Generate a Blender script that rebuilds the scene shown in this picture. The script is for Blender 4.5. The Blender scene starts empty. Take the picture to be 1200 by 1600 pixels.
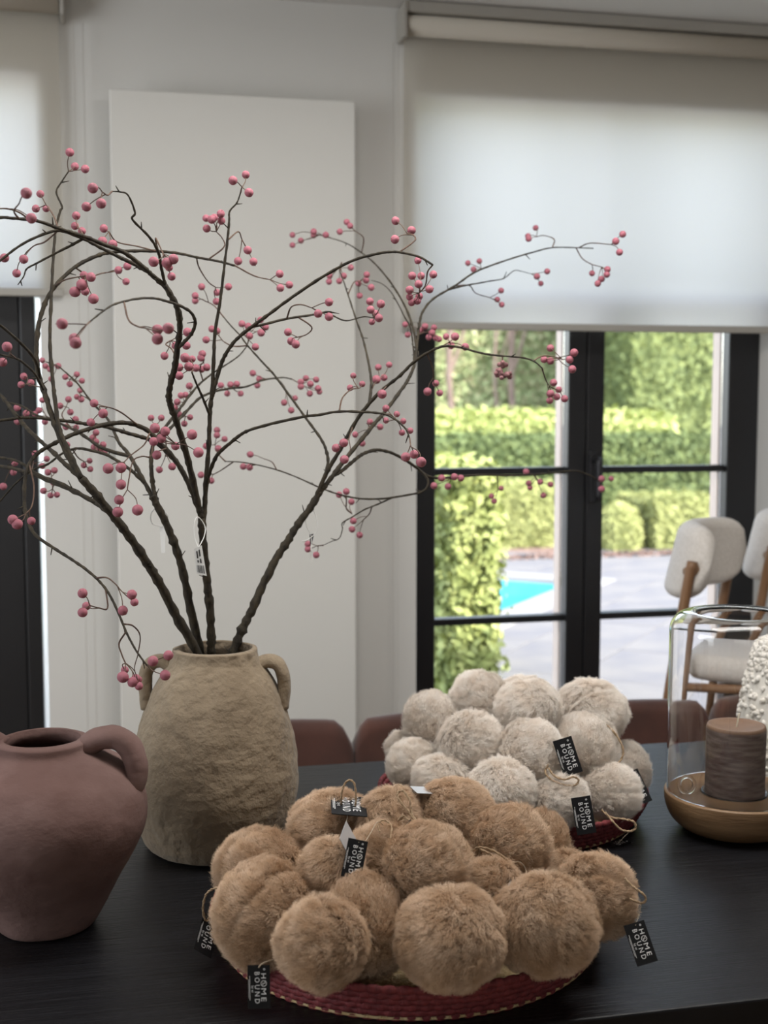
import bpy, bmesh, math, random
import numpy as np
from mathutils import Vector, Matrix, noise
random.seed(7); RNG = np.random.default_rng(7)
SC = bpy.context.scene; COL = SC.collection
R = math.radians
# ------------------------------------------------------------------ camera, sky, sun, lights, exposure
FPX, YAW, PITCH, EYE = 2000.0, R(12.8), R(5.14), 1.5
cam = bpy.data.cameras.new('camera'); cam_o = bpy.data.objects.new('camera', cam); COL.objects.link(cam_o)
cam.sensor_fit = 'HORIZONTAL'; cam.sensor_width = 36; cam.lens = FPX / 1200 * 36
cam_o.location = (0, 0, EYE); cam_o.rotation_euler = (math.pi/2 - PITCH, 0, -YAW)
cam.clip_start = .05; cam.clip_end = 200
cam.dof.use_dof = True; cam.dof.focus_distance = 1.86; cam.dof.aperture_fstop = 6.5
SC.camera = cam_o

world = bpy.data.worlds.new('sky'); SC.world = world; world.use_nodes = True
wn = world.node_tree; wn.nodes.clear()
SUN_EL, SUN_AZ = R(47), R(147)          # azimuth clockwise from +Y: the sun stands behind the house, a little right
sky = wn.nodes.new('ShaderNodeTexSky'); sky.sky_type = 'NISHITA'; sky.sun_disc = False
sky.sun_elevation = SUN_EL; sky.sun_rotation = SUN_AZ; sky.air_density = 1.0; sky.dust_density = 1.0
bg = wn.nodes.new('ShaderNodeBackground'); bg.inputs[1].default_value = .85
wo = wn.nodes.new('ShaderNodeOutputWorld')
hs = wn.nodes.new('ShaderNodeHueSaturation'); hs.inputs['Saturation'].default_value = .55
wn.links.new(sky.outputs[0], hs.inputs['Color']); wn.links.new(hs.outputs[0], bg.inputs[0]); wn.links.new(bg.outputs[0], wo.inputs[0])

def lamp(name, kind, energy, loc, color, size=None, to=None, rot=None):
    l = bpy.data.lights.new(name, kind); l.energy = energy; l.color = color
    o = bpy.data.objects.new(name, l); COL.objects.link(o); o.location = loc
    if kind == 'AREA': l.shape = 'RECTANGLE'; l.size, l.size_y = size
    if to is not None: o.rotation_euler = (Vector(to) - Vector(loc)).to_track_quat('-Z', 'Y').to_euler()
    return o
sd = Vector((math.sin(SUN_AZ)*math.cos(SUN_EL), math.cos(SUN_AZ)*math.cos(SUN_EL), math.sin(SUN_EL)))
sun = lamp('sun', 'SUN', 8.6, sd*30, (1, .93, .82), to=(0, 0, 0)); sun.data.angle = R(.6)
# added fill lights, no visible source: behind the camera, from the left, overhead
lamp('rear_fill', 'AREA', 15, (-.9, -2.6, 1.6), (1, .97, .93), (2.2, 1.9), to=(.2, 3.7, 1.5))  # added fill from behind the camera, lifts the window wall
lamp('left_fill', 'AREA', 48, (-2.6, 1.6, 1.6), (.92, .96, 1), (2.0, 1.8), to=(.6, 2.6, 1.2))  # added side fill, brightens the left edges of things on the table
lamp('overhead_fill', 'AREA', 38, (.75, 1.75, 2.55), (1, .97, .93), (1.6, .5), to=(.75, 1.78, 0))  # added fill above the table, brightens the tops of the fur balls
SC.view_settings.view_transform = 'Standard'; SC.view_settings.look = 'None'
SC.view_settings.exposure = 0.0; SC.view_settings.gamma = 1.0; SC.view_settings.use_curve_mapping = False
SC.cycles.use_denoising = True; SC.cycles.max_bounces = 10; SC.cycles.transparent_max_bounces = 16
SC.cycles.transmission_bounces = 8; SC.cycles.caustics_refractive = True; SC.cycles.sample_clamp_indirect = 6
try: SC.cycles_curves.shape = 'RIBBONS'
except Exception: pass

# ------------------------------------------------------------------ measuring helpers
FW = Vector((math.sin(YAW)*math.cos(PITCH), math.cos(YAW)*math.cos(PITCH), -math.sin(PITCH)))
RT = Vector((math.cos(YAW), -math.sin(YAW), 0)); UP = RT.cross(FW); EYEV = Vector((0, 0, EYE))
def ray(x, y): return FW + RT*((x-600)/FPX) - UP*((y-800)/FPX)
def P(x, y, d): return EYEV + ray(x, y)*d                   # a point at depth d
def onz(x, y, z): r = ray(x, y); return EYEV + r*((z-EYE)/r.z)
def ony(x, y, Y): r = ray(x, y); return EYEV + r*(Y/r.y)

# ------------------------------------------------------------------ object helpers
def ob(name, mesh, mats=None, parent=None, loc=None):
    o = bpy.data.objects.new(name, mesh); COL.objects.link(o)
    if parent is not None: o.parent = parent
    if loc is not None: o.location = loc
    if mats is not None and not mesh.materials:
        for m in (mats if isinstance(mats, (list, tuple)) else [mats]): mesh.materials.append(m)
    return o
def tag(o, label=None, cat=None, group=None, kind=None):
    if label: o['label'] = label
    if cat: o['category'] = cat
    if group: o['group'] = group
    if kind: o['kind'] = kind
    return o
def empty(name, loc, label=None, cat=None, group=None, rz=0):
    o = bpy.data.objects.new(name, None); COL.objects.link(o); o.location = loc; o.rotation_euler = (0, 0, rz)
    o.empty_display_size = .02
    return tag(o, label, cat, group)
def local(o, pts):                                          # world points into the space of an unrotated Empty
    return [Vector(p) - o.location for p in pts]
def mesh_of(name, verts, faces, smooth=True):
    me = bpy.data.meshes.new(name); me.from_pydata([tuple(v) for v in verts], [], faces)
    if smooth: me.polygons.foreach_set('use_smooth', [True]*len(me.polygons))
    me.update(); return me
def bm_mesh(bm, name, smooth=False):
    me = bpy.data.meshes.new(name); bm.to_mesh(me); bm.free()
    if smooth: me.polygons.foreach_set('use_smooth', [True]*len(me.polygons))
    return me
def bm_box(bm, x0, x1, y0, y1, z0, z1, bev=0, seg=2):
    r = bmesh.ops.create_cube(bm, size=1); vs = r['verts']
    for v in vs: v.co = Vector(((x0+x1)/2+v.co.x*(x1-x0), (y0+y1)/2+v.co.y*(y1-y0), (z0+z1)/2+v.co.z*(z1-z0)))
    if bev:
        es = {e for v in vs for e in v.link_edges}
        bmesh.ops.bevel(bm, geom=list(es), offset=bev, segments=seg, profile=.5, affect='EDGES')
def box(name, x0, x1, y0, y1, z0, z1, mat, parent=None, bev=0, seg=2, smooth=False):
    bm = bmesh.new(); bm_box(bm, x0, x1, y0, y1, z0, z1, bev, seg)
    return ob(name, bm_mesh(bm, name, smooth), mat, parent)
def lathe(profile, n=64, close=False):
    """profile: (radius, z) from one end to the other; zero radius closes the end."""
    vs, fs, rings = [], [], []
    for r, z in profile:
        if r < 1e-6: rings.append([len(vs)]); vs.append((0, 0, z))
        else:
            rings.append(list(range(len(vs), len(vs)+n)))
            vs += [(r*math.cos(2*math.pi*k/n), r*math.sin(2*math.pi*k/n), z) for k in range(n)]
    m = len(rings)
    for i in range(m if close else m-1):
        a, b = rings[i], rings[(i+1) % m]
        for k in range(n):
            k2 = (k+1) % n
            if len(a) == 1 and len(b) == 1: continue
            if len(a) == 1: fs.append((a[0], b[k2], b[k]))
            elif len(b) == 1: fs.append((a[k], a[k2], b[0]))
            else: fs.append((a[k], a[k2], b[k2], b[k]))
    return vs, fs
def crom(pts, per=6):
    """Catmull-Rom through rows of numbers"""
    p = [np.array(q, float) for q in pts]
    if len(p) == 2: return [p[0]+(p[1]-p[0])*t for t in np.linspace(0, 1, per+1)]
    p = [2*p[0]-p[1]] + p + [2*p[-1]-p[-2]]; out = []
    for i in range(1, len(p)-2):
        for t in np.arange(per)/per:
            a, b, c, d = p[i-1:i+3]
            out.append(.5*((2*b)+(-a+c)*t+(2*a-5*b+4*c-d)*t*t+(-a+3*b-3*c+d)*t**3))
    out.append(p[-2]); return out
def tube_data(pts, rad, sides=7, jitter=0, closed=False, caps=True):
    pts = [Vector(p) for p in pts]; n = len(pts); vs, fs = [], []
    if not hasattr(rad, '__len__'): rad = [rad]*n
    nrm = None
    for i, p in enumerate(pts):
        if closed: t = (pts[(i+1) % n]-pts[i-1])
        else: t = pts[min(i+1, n-1)]-pts[max(i-1, 0)]
        if t.length < 1e-9: t = Vector((0, 0, 1))
        t.normalize()
        if nrm is None:
            nrm = t.orthogonal().normalized()
        else:
            nrm = nrm - t*nrm.dot(t)
            nrm = nrm.normalized() if nrm.length > 1e-6 else t.orthogonal().normalized()
        bn = t.cross(nrm)
        for k in range(sides):
            a = 2*math.pi*k/sides; r = rad[i]*(1+jitter*(random.random()-.5)*2)
            vs.append(p + nrm*(math.cos(a)*r) + bn*(math.sin(a)*r))
    for i in range(n if closed else n-1):
        j = (i+1) % n
        for k in range(sides):
            k2 = (k+1) % sides
            fs.append((i*sides+k, i*sides+k2, j*sides+k2, j*sides+k))
    if caps and not closed:
        fs.append(tuple(range(sides-1, -1, -1))); fs.append(tuple((n-1)*sides+k for k in range(sides)))
    return vs, fs
class MB:
    def __init__(s): s.v, s.f, s.m = [], [], []
    def add(s, d, mi=0):
        o = len(s.v); s.v += [tuple(q) for q in d[0]]; s.f += [tuple(i+o for i in f) for f in d[1]]; s.m += [mi]*len(d[1]); return s
    def mesh(s, name, smooth=True):
        me = mesh_of(name, s.v, s.f, smooth)
        if any(s.m): me.polygons.foreach_set('material_index', s.m)
        return me

# ------------------------------------------------------------------ materials
def mat(name, col, rough=.6, col2=None, scale=8, bump=0, bscale=None, metal=0, spec=.5, stretch=None, detail=6, sheen=0, lo=.35, hi=.65, bdist=.01):
    m = bpy.data.materials.new(name); m.use_nodes = True; nt = m.node_tree; b = nt.nodes['Principled BSDF']
    b.inputs['Base Color'].default_value = (*col, 1); b.inputs['Roughness'].default_value = rough
    b.inputs['Metallic'].default_value = metal; b.inputs['Specular IOR Level'].default_value = spec
    if sheen: b.inputs['Sheen Weight'].default_value = sheen; b.inputs['Sheen Roughness'].default_value = .5
    if col2 is not None or bump:
        tc = nt.nodes.new('ShaderNodeTexCoord'); mp = nt.nodes.new('ShaderNodeMapping')
        nt.links.new(tc.outputs['Object'], mp.inputs[0])
        if stretch: mp.inputs['Scale'].default_value = stretch
    if col2 is not None:
        nz = nt.nodes.new('ShaderNodeTexNoise'); nz.inputs['Scale'].default_value = scale; nz.inputs['Detail'].default_value = detail
        cr = nt.nodes.new('ShaderNodeValToRGB'); cr.color_ramp.elements[0].position = lo; cr.color_ramp.elements[1].position = hi
        cr.color_ramp.elements[0].color = (*col, 1); cr.color_ramp.elements[1].color = (*col2, 1)
        nt.links.new(mp.outputs[0], nz.inputs['Vector']); nt.links.new(nz.outputs['Fac'], cr.inputs[0]); nt.links.new(cr.outputs[0], b.inputs['Base Color'])
    if bump:
        nb = nt.nodes.new('ShaderNodeTexNoise'); nb.inputs['Scale'].default_value = bscale or scale*3; nb.inputs['Detail'].default_value = 8
        bp = nt.nodes.new('ShaderNodeBump'); bp.inputs['Strength'].default_value = bump; bp.inputs['Distance'].default_value = bdist
        nt.links.new(mp.outputs[0], nb.inputs['Vector']); nt.links.new(nb.outputs['Fac'], bp.inputs['Height']); nt.links.new(bp.outputs[0], b.inputs['Normal'])
    return m
def clear_pane(name, tint=(1, 1, 1), ior=1.25):
    m = bpy.data.materials.new(name); m.use_nodes = True; nt = m.node_tree; nt.nodes.clear()
    t = nt.nodes.new('ShaderNodeBsdfTransparent'); t.inputs[0].default_value = (*tint, 1)
    g = nt.nodes.new('ShaderNodeBsdfGlossy'); g.inputs['Roughness'].default_value = .02
    f = nt.nodes.new('ShaderNodeFresnel'); f.inputs[0].default_value = ior
    x = nt.nodes.new('ShaderNodeMixShader'); o = nt.nodes.new('ShaderNodeOutputMaterial')
    nt.links.new(f.outputs[0], x.inputs[0]); nt.links.new(t.outputs[0], x.inputs[1]); nt.links.new(g.outputs[0], x.inputs[2]); nt.links.new(x.outputs[0], o.inputs[0])
    return m
def fabric_blind(name, col, trans):
    m = bpy.data.materials.new(name); m.use_nodes = True; nt = m.node_tree; nt.nodes.clear()
    d = nt.nodes.new('ShaderNodeBsdfDiffuse'); d.inputs[0].default_value = (*col, 1)
    t = nt.nodes.new('ShaderNodeBsdfTranslucent'); t.inputs[0].default_value = (*trans, 1)
    x = nt.nodes.new('ShaderNodeMixShader'); x.inputs[0].default_value = .68
    tc = nt.nodes.new('ShaderNodeTexCoord'); w = nt.nodes.new('ShaderNodeTexNoise'); w.inputs['Scale'].default_value = 900
    bp = nt.nodes.new('ShaderNodeBump'); bp.inputs['Strength'].default_value = .1; bp.inputs['Distance'].default_value = .001
    o = nt.nodes.new('ShaderNodeOutputMaterial')
    nt.links.new(tc.outputs['Object'], w.inputs['Vector']); nt.links.new(w.outputs[0], bp.inputs['Height']); nt.links.new(bp.outputs[0], d.inputs['Normal'])
    nt.links.new(d.outputs[0], x.inputs[1]); nt.links.new(t.outputs[0], x.inputs[2]); nt.links.new(x.outputs[0], o.inputs[0])
    return m
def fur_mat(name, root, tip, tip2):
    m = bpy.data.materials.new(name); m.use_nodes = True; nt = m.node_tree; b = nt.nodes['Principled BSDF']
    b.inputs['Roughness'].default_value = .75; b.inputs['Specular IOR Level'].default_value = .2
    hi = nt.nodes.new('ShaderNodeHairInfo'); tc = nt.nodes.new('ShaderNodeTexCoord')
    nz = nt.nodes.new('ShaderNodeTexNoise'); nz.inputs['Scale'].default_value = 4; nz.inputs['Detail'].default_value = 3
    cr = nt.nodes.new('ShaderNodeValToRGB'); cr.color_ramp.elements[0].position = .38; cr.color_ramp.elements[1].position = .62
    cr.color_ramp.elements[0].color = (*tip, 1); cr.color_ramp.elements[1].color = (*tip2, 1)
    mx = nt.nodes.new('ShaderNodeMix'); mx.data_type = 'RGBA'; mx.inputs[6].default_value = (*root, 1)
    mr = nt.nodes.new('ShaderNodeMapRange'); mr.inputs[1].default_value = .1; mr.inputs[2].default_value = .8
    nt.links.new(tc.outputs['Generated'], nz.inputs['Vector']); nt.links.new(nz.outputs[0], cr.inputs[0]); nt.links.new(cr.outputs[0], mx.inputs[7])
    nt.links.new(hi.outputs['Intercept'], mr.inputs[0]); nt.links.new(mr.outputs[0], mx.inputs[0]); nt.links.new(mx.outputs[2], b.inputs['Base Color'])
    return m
def glass_mat(name, rough=0, ior=1.45, tint=(1, 1, 1)):
    m = bpy.data.materials.new(name); m.use_nodes = True; b = m.node_tree.nodes['Principled BSDF']
    b.inputs['Base Color'].default_value = (*tint, 1); b.inputs['Roughness'].default_value = rough
    b.inputs['Transmission Weight'].default_value = 1; b.inputs['IOR'].default_value = ior; return m

M = dict(
    wall=mat('wall_paint', (.70, .69, .66), .85, bump=.03, bscale=160),
    ceil=mat('ceiling_paint', (.72, .71, .69), .9),
    floor=mat('floor_oak', (.22, .15, .09), .5, (.30, .21, .13), 3, .1, stretch=(1, 12, 1)),
    panel=mat('radiator_enamel', (.74, .73, .69), .45),
    black=mat('black_lacquer', (.013, .013, .015), .38),
    seal=mat('rubber_seal', (.004, .004, .004), .7),
    outer=mat('outer_frame', (.74, .60, .50), .6),
    pane=clear_pane('window_glass'),
    frost=glass_mat('frosted_strip', .6),
    blind=fabric_blind('blind_fabric', (.50, .47, .42), (.97, .945, .89)),
    bar=mat('blind_bar', (.42, .40, .36), .5),
    cassette=mat('blind_roll', (.60, .55, .47), .8),
    bead=mat('chain_plastic', (.62, .60, .56), .5),
    table=mat('black_stained_wood', (.004, .004, .005), .40, (.009, .009, .011), 14, .8, 22, spec=.27, stretch=(.6, 14, 1), bdist=.0016),
    velvet=mat('rust_velvet', (.050, .014, .007), .8, (.080, .024, .013), 9, .1, sheen=.4),
    leg=mat('black_steel', (.02, .02, .02), .4, metal=.6),
    clay=mat('brown_clay', (.185, .138, .090), .95, (.275, .215, .145), 7, .9, 46, bdist=.009, sheen=.1),
    pink=mat('pink_terracotta', (.125, .068, .058), .92, (.205, .128, .115), 7, .45, 60, bdist=.0035, stretch=(1, 1, 1.5), lo=.4, hi=.72),
    bark=mat('dark_bark', (.016, .012, .007), .85, (.045, .034, .018), 120, .8, 400, bdist=.002, stretch=(1, 1, .5)),
    twig=mat('thin_twig', (.060, .030, .020), .8, (.12, .07, .045), 60),
    berry=mat('pink_berry', (.33, .088, .125), .5, (.44, .15, .19), 120, .5, 260, bdist=.0012),
    dried=mat('dried_berry', (.30, .13, .14), .8, (.38, .2, .2), 200, .5, 300),
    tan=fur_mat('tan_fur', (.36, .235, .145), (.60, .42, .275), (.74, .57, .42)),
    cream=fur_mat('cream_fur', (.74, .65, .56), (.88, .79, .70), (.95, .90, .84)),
    twine=mat('jute_twine', (.25, .165, .095), .9, (.40, .29, .18), 300, .8, 700, bdist=.001),
    string=mat('thin_string', (.42, .34, .25), .8),
    card=mat('black_card', (.007, .007, .008), .6, spec=.2),
    cardback=mat('grey_card', (.36, .36, .37), .3),
    print=mat('white_print', (.75, .75, .75), .6),
    white=mat('white_label', (.72, .72, .70), .5),
    ink=mat('black_print', (.02, .02, .02), .6),
    plastic=mat('clear_tie', (.80, .80, .78), .3),
    red=mat('red_raffia', (.115, .014, .018), .7, (.20, .030, .034), 130, .8, 260, bdist=.002, stretch=(1, 1, .5)),
    straw=mat('straw', (.45, .32, .15), .8, (.6, .46, .26), 90, .5, 200),
    oak=mat('oak_bowl', (.16, .088, .040), .5, (.265, .16, .08), 9, .15, 60, stretch=(1, 1, 6)),
    glass=glass_mat('clear_glass'),
    wax=mat('mottled_wax', (.105, .068, .055), .6, (.22, .17, .15), 26, .5, 40, stretch=(1, 1, 5), bdist=.003),
    waxtop=mat('brown_wax', (.17, .095, .055), .5, (.22, .13, .08), 30),
    wick=mat('wick', (.72, .66, .52), .9),
    boucle=mat('cream_boucle', (.72, .68, .61), .95, (.82, .79, .73), 40),
    stoolfab=mat('stool_fabric', (.62, .575, .525), .95, (.72, .675, .63), 160, .5, 420, bdist=.002, sheen=.2),
    stoolwood=mat('stool_walnut', (.19, .095, .045), .5, (.27, .145, .07), 30, stretch=(1, 1, .1)),
    handle=mat('dark_handle', (.03, .03, .034), .35, metal=.4),
    stone=mat('patio_stone', (.135, .135, .148), .9, (.185, .178, .172), 2.2, .2, 30),
    soil=mat('ground_soil', (.22, .215, .21), .95, (.27, .26, .25), 3),
    mulch=mat('bark_mulch', (.15, .095, .075), .95, (.25, .17, .14), 14, .6, 40),
    pool=mat('pool_tile', (.05, .42, .55), .5, (.07, .50, .62), 6),
    water=glass_mat('pool_water', 0, 1.33, (.75, .97, 1)),
    trunkm=mat('pale_trunk', (.20, .14, .115), .9, (.27, .20, .165), 4),
    coping=mat('pool_coping', (.27, .265, .26), .8),
)
def hedge_mat(name, a, b, c):
    m = mat(name, a, .75, b, 9, detail=3, lo=.3, hi=.7)
    cr = [n for n in m.node_tree.nodes if n.type == 'VALTORGB'][0]
    e = cr.color_ramp.elements.new(.5); e.color = (*c, 1); return m
M['leaf_lime'] = hedge_mat('lime_leaves', (.19, .23, .065), (.54, .57, .22), (.36, .41, .13))
M['leaf_box'] = hedge_mat('box_leaves', (.12, .17, .045), (.34, .40, .12), (.22, .28, .08))
M['leaf_olive'] = hedge_mat('olive_leaves', (.17, .17, .05), (.36, .34, .11), (.26, .26, .08))
M['leaf_dark'] = hedge_mat('yew_leaves', (.09, .125, .04), (.24, .28, .09), (.16, .20, .065))
M['leaf_mid'] = hedge_mat('mid_leaves', (.07, .11, .03), (.24, .30, .09), (.14, .19, .055))
M['leaf_low'] = hedge_mat('low_hedge_leaves', (.055, .085, .025), (.17, .215, .07), (.105, .145, .045))
M['leaf_bright'] = hedge_mat('bright_box_leaves', (.19, .21, .065), (.40, .42, .16), (.29, .31, .105))
M['leaf_far'] = hedge_mat('beech_leaves', (.18, .24, .10), (.52, .42, .27), (.36, .42, .20))

# ------------------------------------------------------------------ the room
WY, CZ = 3.75, 2.63                   # inner face of the window wall, ceiling height
XL, XR, YB = -3.0, 3.6, -3.0
W2a, W2b, W1a, W1b, HEAD = .953, 2.150, -1.30, -.138, 2.375
bm = bmesh.new()
for x0, x1 in ((XL-.2, W1a), (W1b, W2a), (W2b, XR+.2)): bm_box(bm, x0, x1, WY, WY+.19, -.05, 3.0)
for x0, x1 in ((W1a, W1b), (W2a, W2b)): bm_box(bm, x0, x1, WY, WY+.19, HEAD, 3.0)
tag(ob('wall_front', bm_mesh(bm, 'wall_front'), M['wall']), 'off-white plaster wall around the two window openings', kind='structure')
for n, b in (('wall_left', (XL-.2, XL, YB-.2, WY, -.05, 3)), ('wall_right', (XR, XR+.2, YB-.2, WY, -.05, 3)), ('wall_back', (XL, XR, YB-.2, YB, -.05, 3))):
    tag(box(n, *b, M['wall']), kind='structure')
tag(box('ceiling', XL-.2, XR+.2, YB-.2, WY+.19, CZ, 3.1, M['ceil']), kind='structure')
tag(box('floor', XL-.2, XR+.2, YB-.2, WY+.19, -.1, 0, M['floor']), kind='structure')
tag(box('baseboard_front', W1b+.005, W2a-.005, WY-.015, WY, 0, .09, M['panel'], bev=.004), kind='structure')

FY0, FY1 = WY+.12, WY+.18; KF = FY0/WY           # depth of the window frames
def window(name, xs, zs, label):
    """xs: (left,right) of each leaf's dark stile outline; leaves as (x0,x1, glass x0, glass x1)"""
    root = empty(name, (0, 0, 0)); tag(root, label, kind='structure')
    return root
w2 = window('window_2', None, None, 'black framed double glass door to the garden')
def stile(parent, x0, x1, z0=.0, z1=HEAD): return box('stile', x0, x1, FY0, FY1, z0, z1, M['black'], parent, bev=.004)
XA, XB, XM0, XM1, XC, XD = W2a, 1.012*KF, 1.438*KF, 1.556*KF, 1.978*KF, W2b
ZT = 1.80                             # top of the door leaves; a slim-framed fanlight above, behind the blind
stile(w2, XA, XB, 0, ZT); stile(w2, XM0, (XM0+XM1)/2-.002, 0, ZT); stile(w2, (XM0+XM1)/2+.002, XM1, 0, ZT); stile(w2, XC, XD, 0, ZT)
box('seal', (XM0+XM1)/2-.004, (XM0+XM1)/2+.004, FY0+.012, FY1-.01, .02, ZT-.002, M['seal'], w2)
for x0, x1 in ((XB, XM0), (XM1, XC)):
    box('rail', x0, x1, FY0, FY1, 0, .12, M['black'], w2, bev=.004)
    for z in (.784, 1.264):
        mu = box('muntin', x0, x1, FY0+.015, FY1, z-.011, z+.011, M['black'], w2, bev=.003)
    zz = (.12, .784, 1.264, ZT)
    for a, b in zip(zz[:-1], zz[1:]):
        box('pane', x0+.001, x1-.001, FY0+.045, FY0+.049, a+.011, b-.011, M['pane'], w2)
    # pale outer lining of the leaf, seen on the right-hand side of each opening
    box('outer_lining', x1-.003, x1+.03, FY1, FY1+.05, .05, ZT, M['outer'], w2)
    box('outer_lining', x0-.03, x0+.003, FY1, FY1+.05, .05, ZT, M['outer'], w2)
box('transom', XA, XD, FY0, FY1, ZT+.001, ZT+.03, M['black'], w2, bev=.003)
xm = (XM0+XM1)/2
for a, b in ((XA+.002, XA+.014), (xm-.012, xm+.012), (XD-.014, XD-.002)): box('fanlight_bar', a, b, FY0+.02, FY1-.01, ZT+.031, HEAD-.002, M['black'], w2)
for a, b in ((XA+.015, xm-.013), (xm+.013, XD-.015)): box('pane', a, b, FY0+.03, FY0+.034, ZT+.031, HEAD-.002, M['pane'], w2)
hx = 1.520*KF
hd = bmesh.new(); bm_box(hd, hx-.014, hx+.014, FY0-.012, FY0, 1.20, 1.36, .005)
hp = box('handle_plate', hx-.014, hx+.014, FY0-.010, FY0, 1.16, 1.33, M['handle'], w2, bev=.004)
v, f = tube_data(crom([(hx, FY0-.005, 1.30), (hx, FY0-.04, 1.30), (hx, FY0-.055, 1.285), (hx, FY0-.056, 1.17)], 6), [.011]*19, 10)
ob('door_handle', mesh_of('door_handle', v, f), M['handle'], w2); hd.free()
w1 = window('window_1', None, None, 'black framed window behind the left roller blind')
box('door_panel', W1a, -.203, FY0+.008, FY1-.008, 0, 1.79, M['black'], w1, bev=.003)
box('stile', -.200, -.157, FY0, FY1, 0, 1.79, M['black'], w1, bev=.004)
box('seal', -.204, -.199, FY0+.012, FY1-.012, 0, 1.79, M['seal'], w1)
box('rail', W1a, W1b-.002, FY0, FY1, 1.79, 1.83, M['black'], w1, bev=.004)
for a, b in ((W1a+.002, -.75), (-.745, W1b-.003)): box('pane', a, b, FY0+.03, FY0+.034, 1.831, HEAD-.001, M['pane'], w1)
tag(box('added_bright_strip', -.156, W1b-.001, FY0+.02, FY0+.026, .02, 1.79, M['frost'], w1), 'narrow added frosted strip standing in for the sunlit edge beside the black stile')  # added strip, lets outdoor light through to give a bright edge

# roller blinds
def blind(name, x0, x1, zb, label, chain):
    root = empty(name, ((x0+x1)/2, WY-.05, 2.6), label, 'blind')
    L = lambda a: a - root.location.x
    y = .025
    bm = bmesh.new(); nx, nz = 24, 24
    vs = [[bm.verts.new((L(x0+.012+(x1-x0-.024)*i/nx), y-.004*math.sin(j/nz*math.pi), (2.56 if j == nz else zb+(2.56-zb)*j/nz)-2.6)) for j in range(nz+1)] for i in range(nx+1)]
    for i in range(nx):
        for j in range(nz): bm.faces.new((vs[i][j], vs[i+1][j], vs[i+1][j+1], vs[i][j+1]))
    ob('fabric', bm_mesh(bm, 'fabric', True), M['blind'], root)
    box('bottom_bar', L(x0+.012), L(x1-.012), y-.008, y+.008, zb-2.6-.022, zb-2.6, M['bar'], root, bev=.004)
    v, f = lathe([(0, 0), (.03, 0), (.03, x1-x0-.02), (0, x1-x0-.02)], 24)
    v = [(z+L(x0)+.01, a-.015, b-.035) for a, b, z in v]
    ob('roller_tube', mesh_of('roller_tube', v, f), M['cassette'], root)
    box('top_rail', L(x0), L(x1), -.045, .048, -.004, .028, M['bar'], root, bev=.004)
    for xx in (x0-.006, x1-.006): box('end_bracket', L(xx), L(xx+.012), -.05, .045, -.075, .02, M['bar'], root, bev=.003)
    mb = MB()
    for cx, cy in chain:
        z = 2.52
        while z > .55:
            s, fc = lathe([(0, -.0022), (.0019, -.0011), (.0019, .0011), (0, .0022)], 6)
            mb.add(([(a+L(cx), b+cy, c+z-2.6) for a, b, c in s], fc)); z -= .0058
        mb.add(tube_data([(L(cx), cy, 2.52-2.6), (L(cx), cy, .55-2.6)], .0006, 4))
    c = ob('bead_chain', mb.mesh('bead_chain'), M['bead'], root); c['kind'] = 'stuff'
    return root
blind('roller_blind', -1.42, -.058, 1.80, 'left roller blind, half lit warm white, above the dark left window', ((-.030, -.01), (-.005, .015)))
blind('roller_blind', .893, 2.30, 1.722, 'wide right roller blind glowing bluish white over the garden doors', ((.880, -.01), (.872, .015)))

# flat radiator panel
px0, px1, pz0, pz1 = .062, .745, .42, 2.335
rd = empty('panel_radiator', ((px0+px1)/2, WY, .42), 'tall flat white panel radiator on the wall between the windows', 'radiator')
rl = rd.location
box('front_panel', px0-rl.x, px1-rl.x, -.105, -.078, 0, pz1-.42, M['panel'], rd, bev=.004)
box('core', px0-rl.x+.03, px1-rl.x-.03, -.078, -.03, .03, pz1-.42-.03, M['panel'], rd)
for xx in (px0+.12, px1-.12):
    for zz in (.15, 1.7): box('bracket', xx-rl.x-.02, xx-rl.x+.02, -.03, -.002, zz, zz+.05, M['panel'], rd)

# ------------------------------------------------------------------ table
TY0, TY1, TX0, TX1 = 1.397, 2.53, -.95, 2.0
tb = empty('dining_table', ((TX0+TX1)/2, (TY0+TY1)/2, 0), 'long black stained wooden table with fine grain carrying vases and baskets', 'table')
tl = tb.location
box('tabletop', TX0-tl.x, TX1-tl.x, TY0-tl.y, TY1-tl.y, .71, .75, M['table'], tb, bev=.003)
for sx in (TX0+.10, TX1-.18):
    for sy in (TY0+.08, TY1-.16): box('leg', sx-tl.x, sx-tl.x+.08, sy-tl.y, sy-tl.y+.08, 0, .71, M['table'], tb, bev=.004)
for sy in (TY0+.10, TY1-.13): box('apron', TX0+.18-tl.x, TX1-.18-tl.x, sy-tl.y, sy-tl.y+.03, .62, .71, M['table'], tb)

# rust dining chairs on the far side
def cushion(sec, path, cap=True):
    """closed 2-D section (u outward, v up) carried along a plan path [(x,y,nx,ny,z,scale)]"""
    vs, fs, n = [], [], len(sec)
    for (x, y, nx, ny, z, s) in path:
        for u, w in sec: vs.append((x+nx*u*s, y+ny*u*s, z+w*s))
    for i in range(len(path)-1):
        for k in range(n): k2 = (k+1) % n; fs.append((i*n+k, i*n+k2, (i+1)*n+k2, (i+1)*n+k))
    if cap: fs.append(tuple(range(n-1, -1, -1))); fs.append(tuple((len(path)-1)*n+k for k in range(n)))
    return vs, fs
def rsec(w, h, r, n=5, lean=0):
    out = []
    for cx, cy, a0 in ((w/2-r, h/2-r, 0), (-w/2+r, h/2-r, 90), (-w/2+r, -h/2+r, 180), (w/2-r, -h/2+r, 270)):
        for k in range(n+1):
            a = R(a0+90*k/n); v_ = cy+r*math.sin(a); out.append((cx+r*math.cos(a)+lean*v_, v_))
    return out
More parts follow.
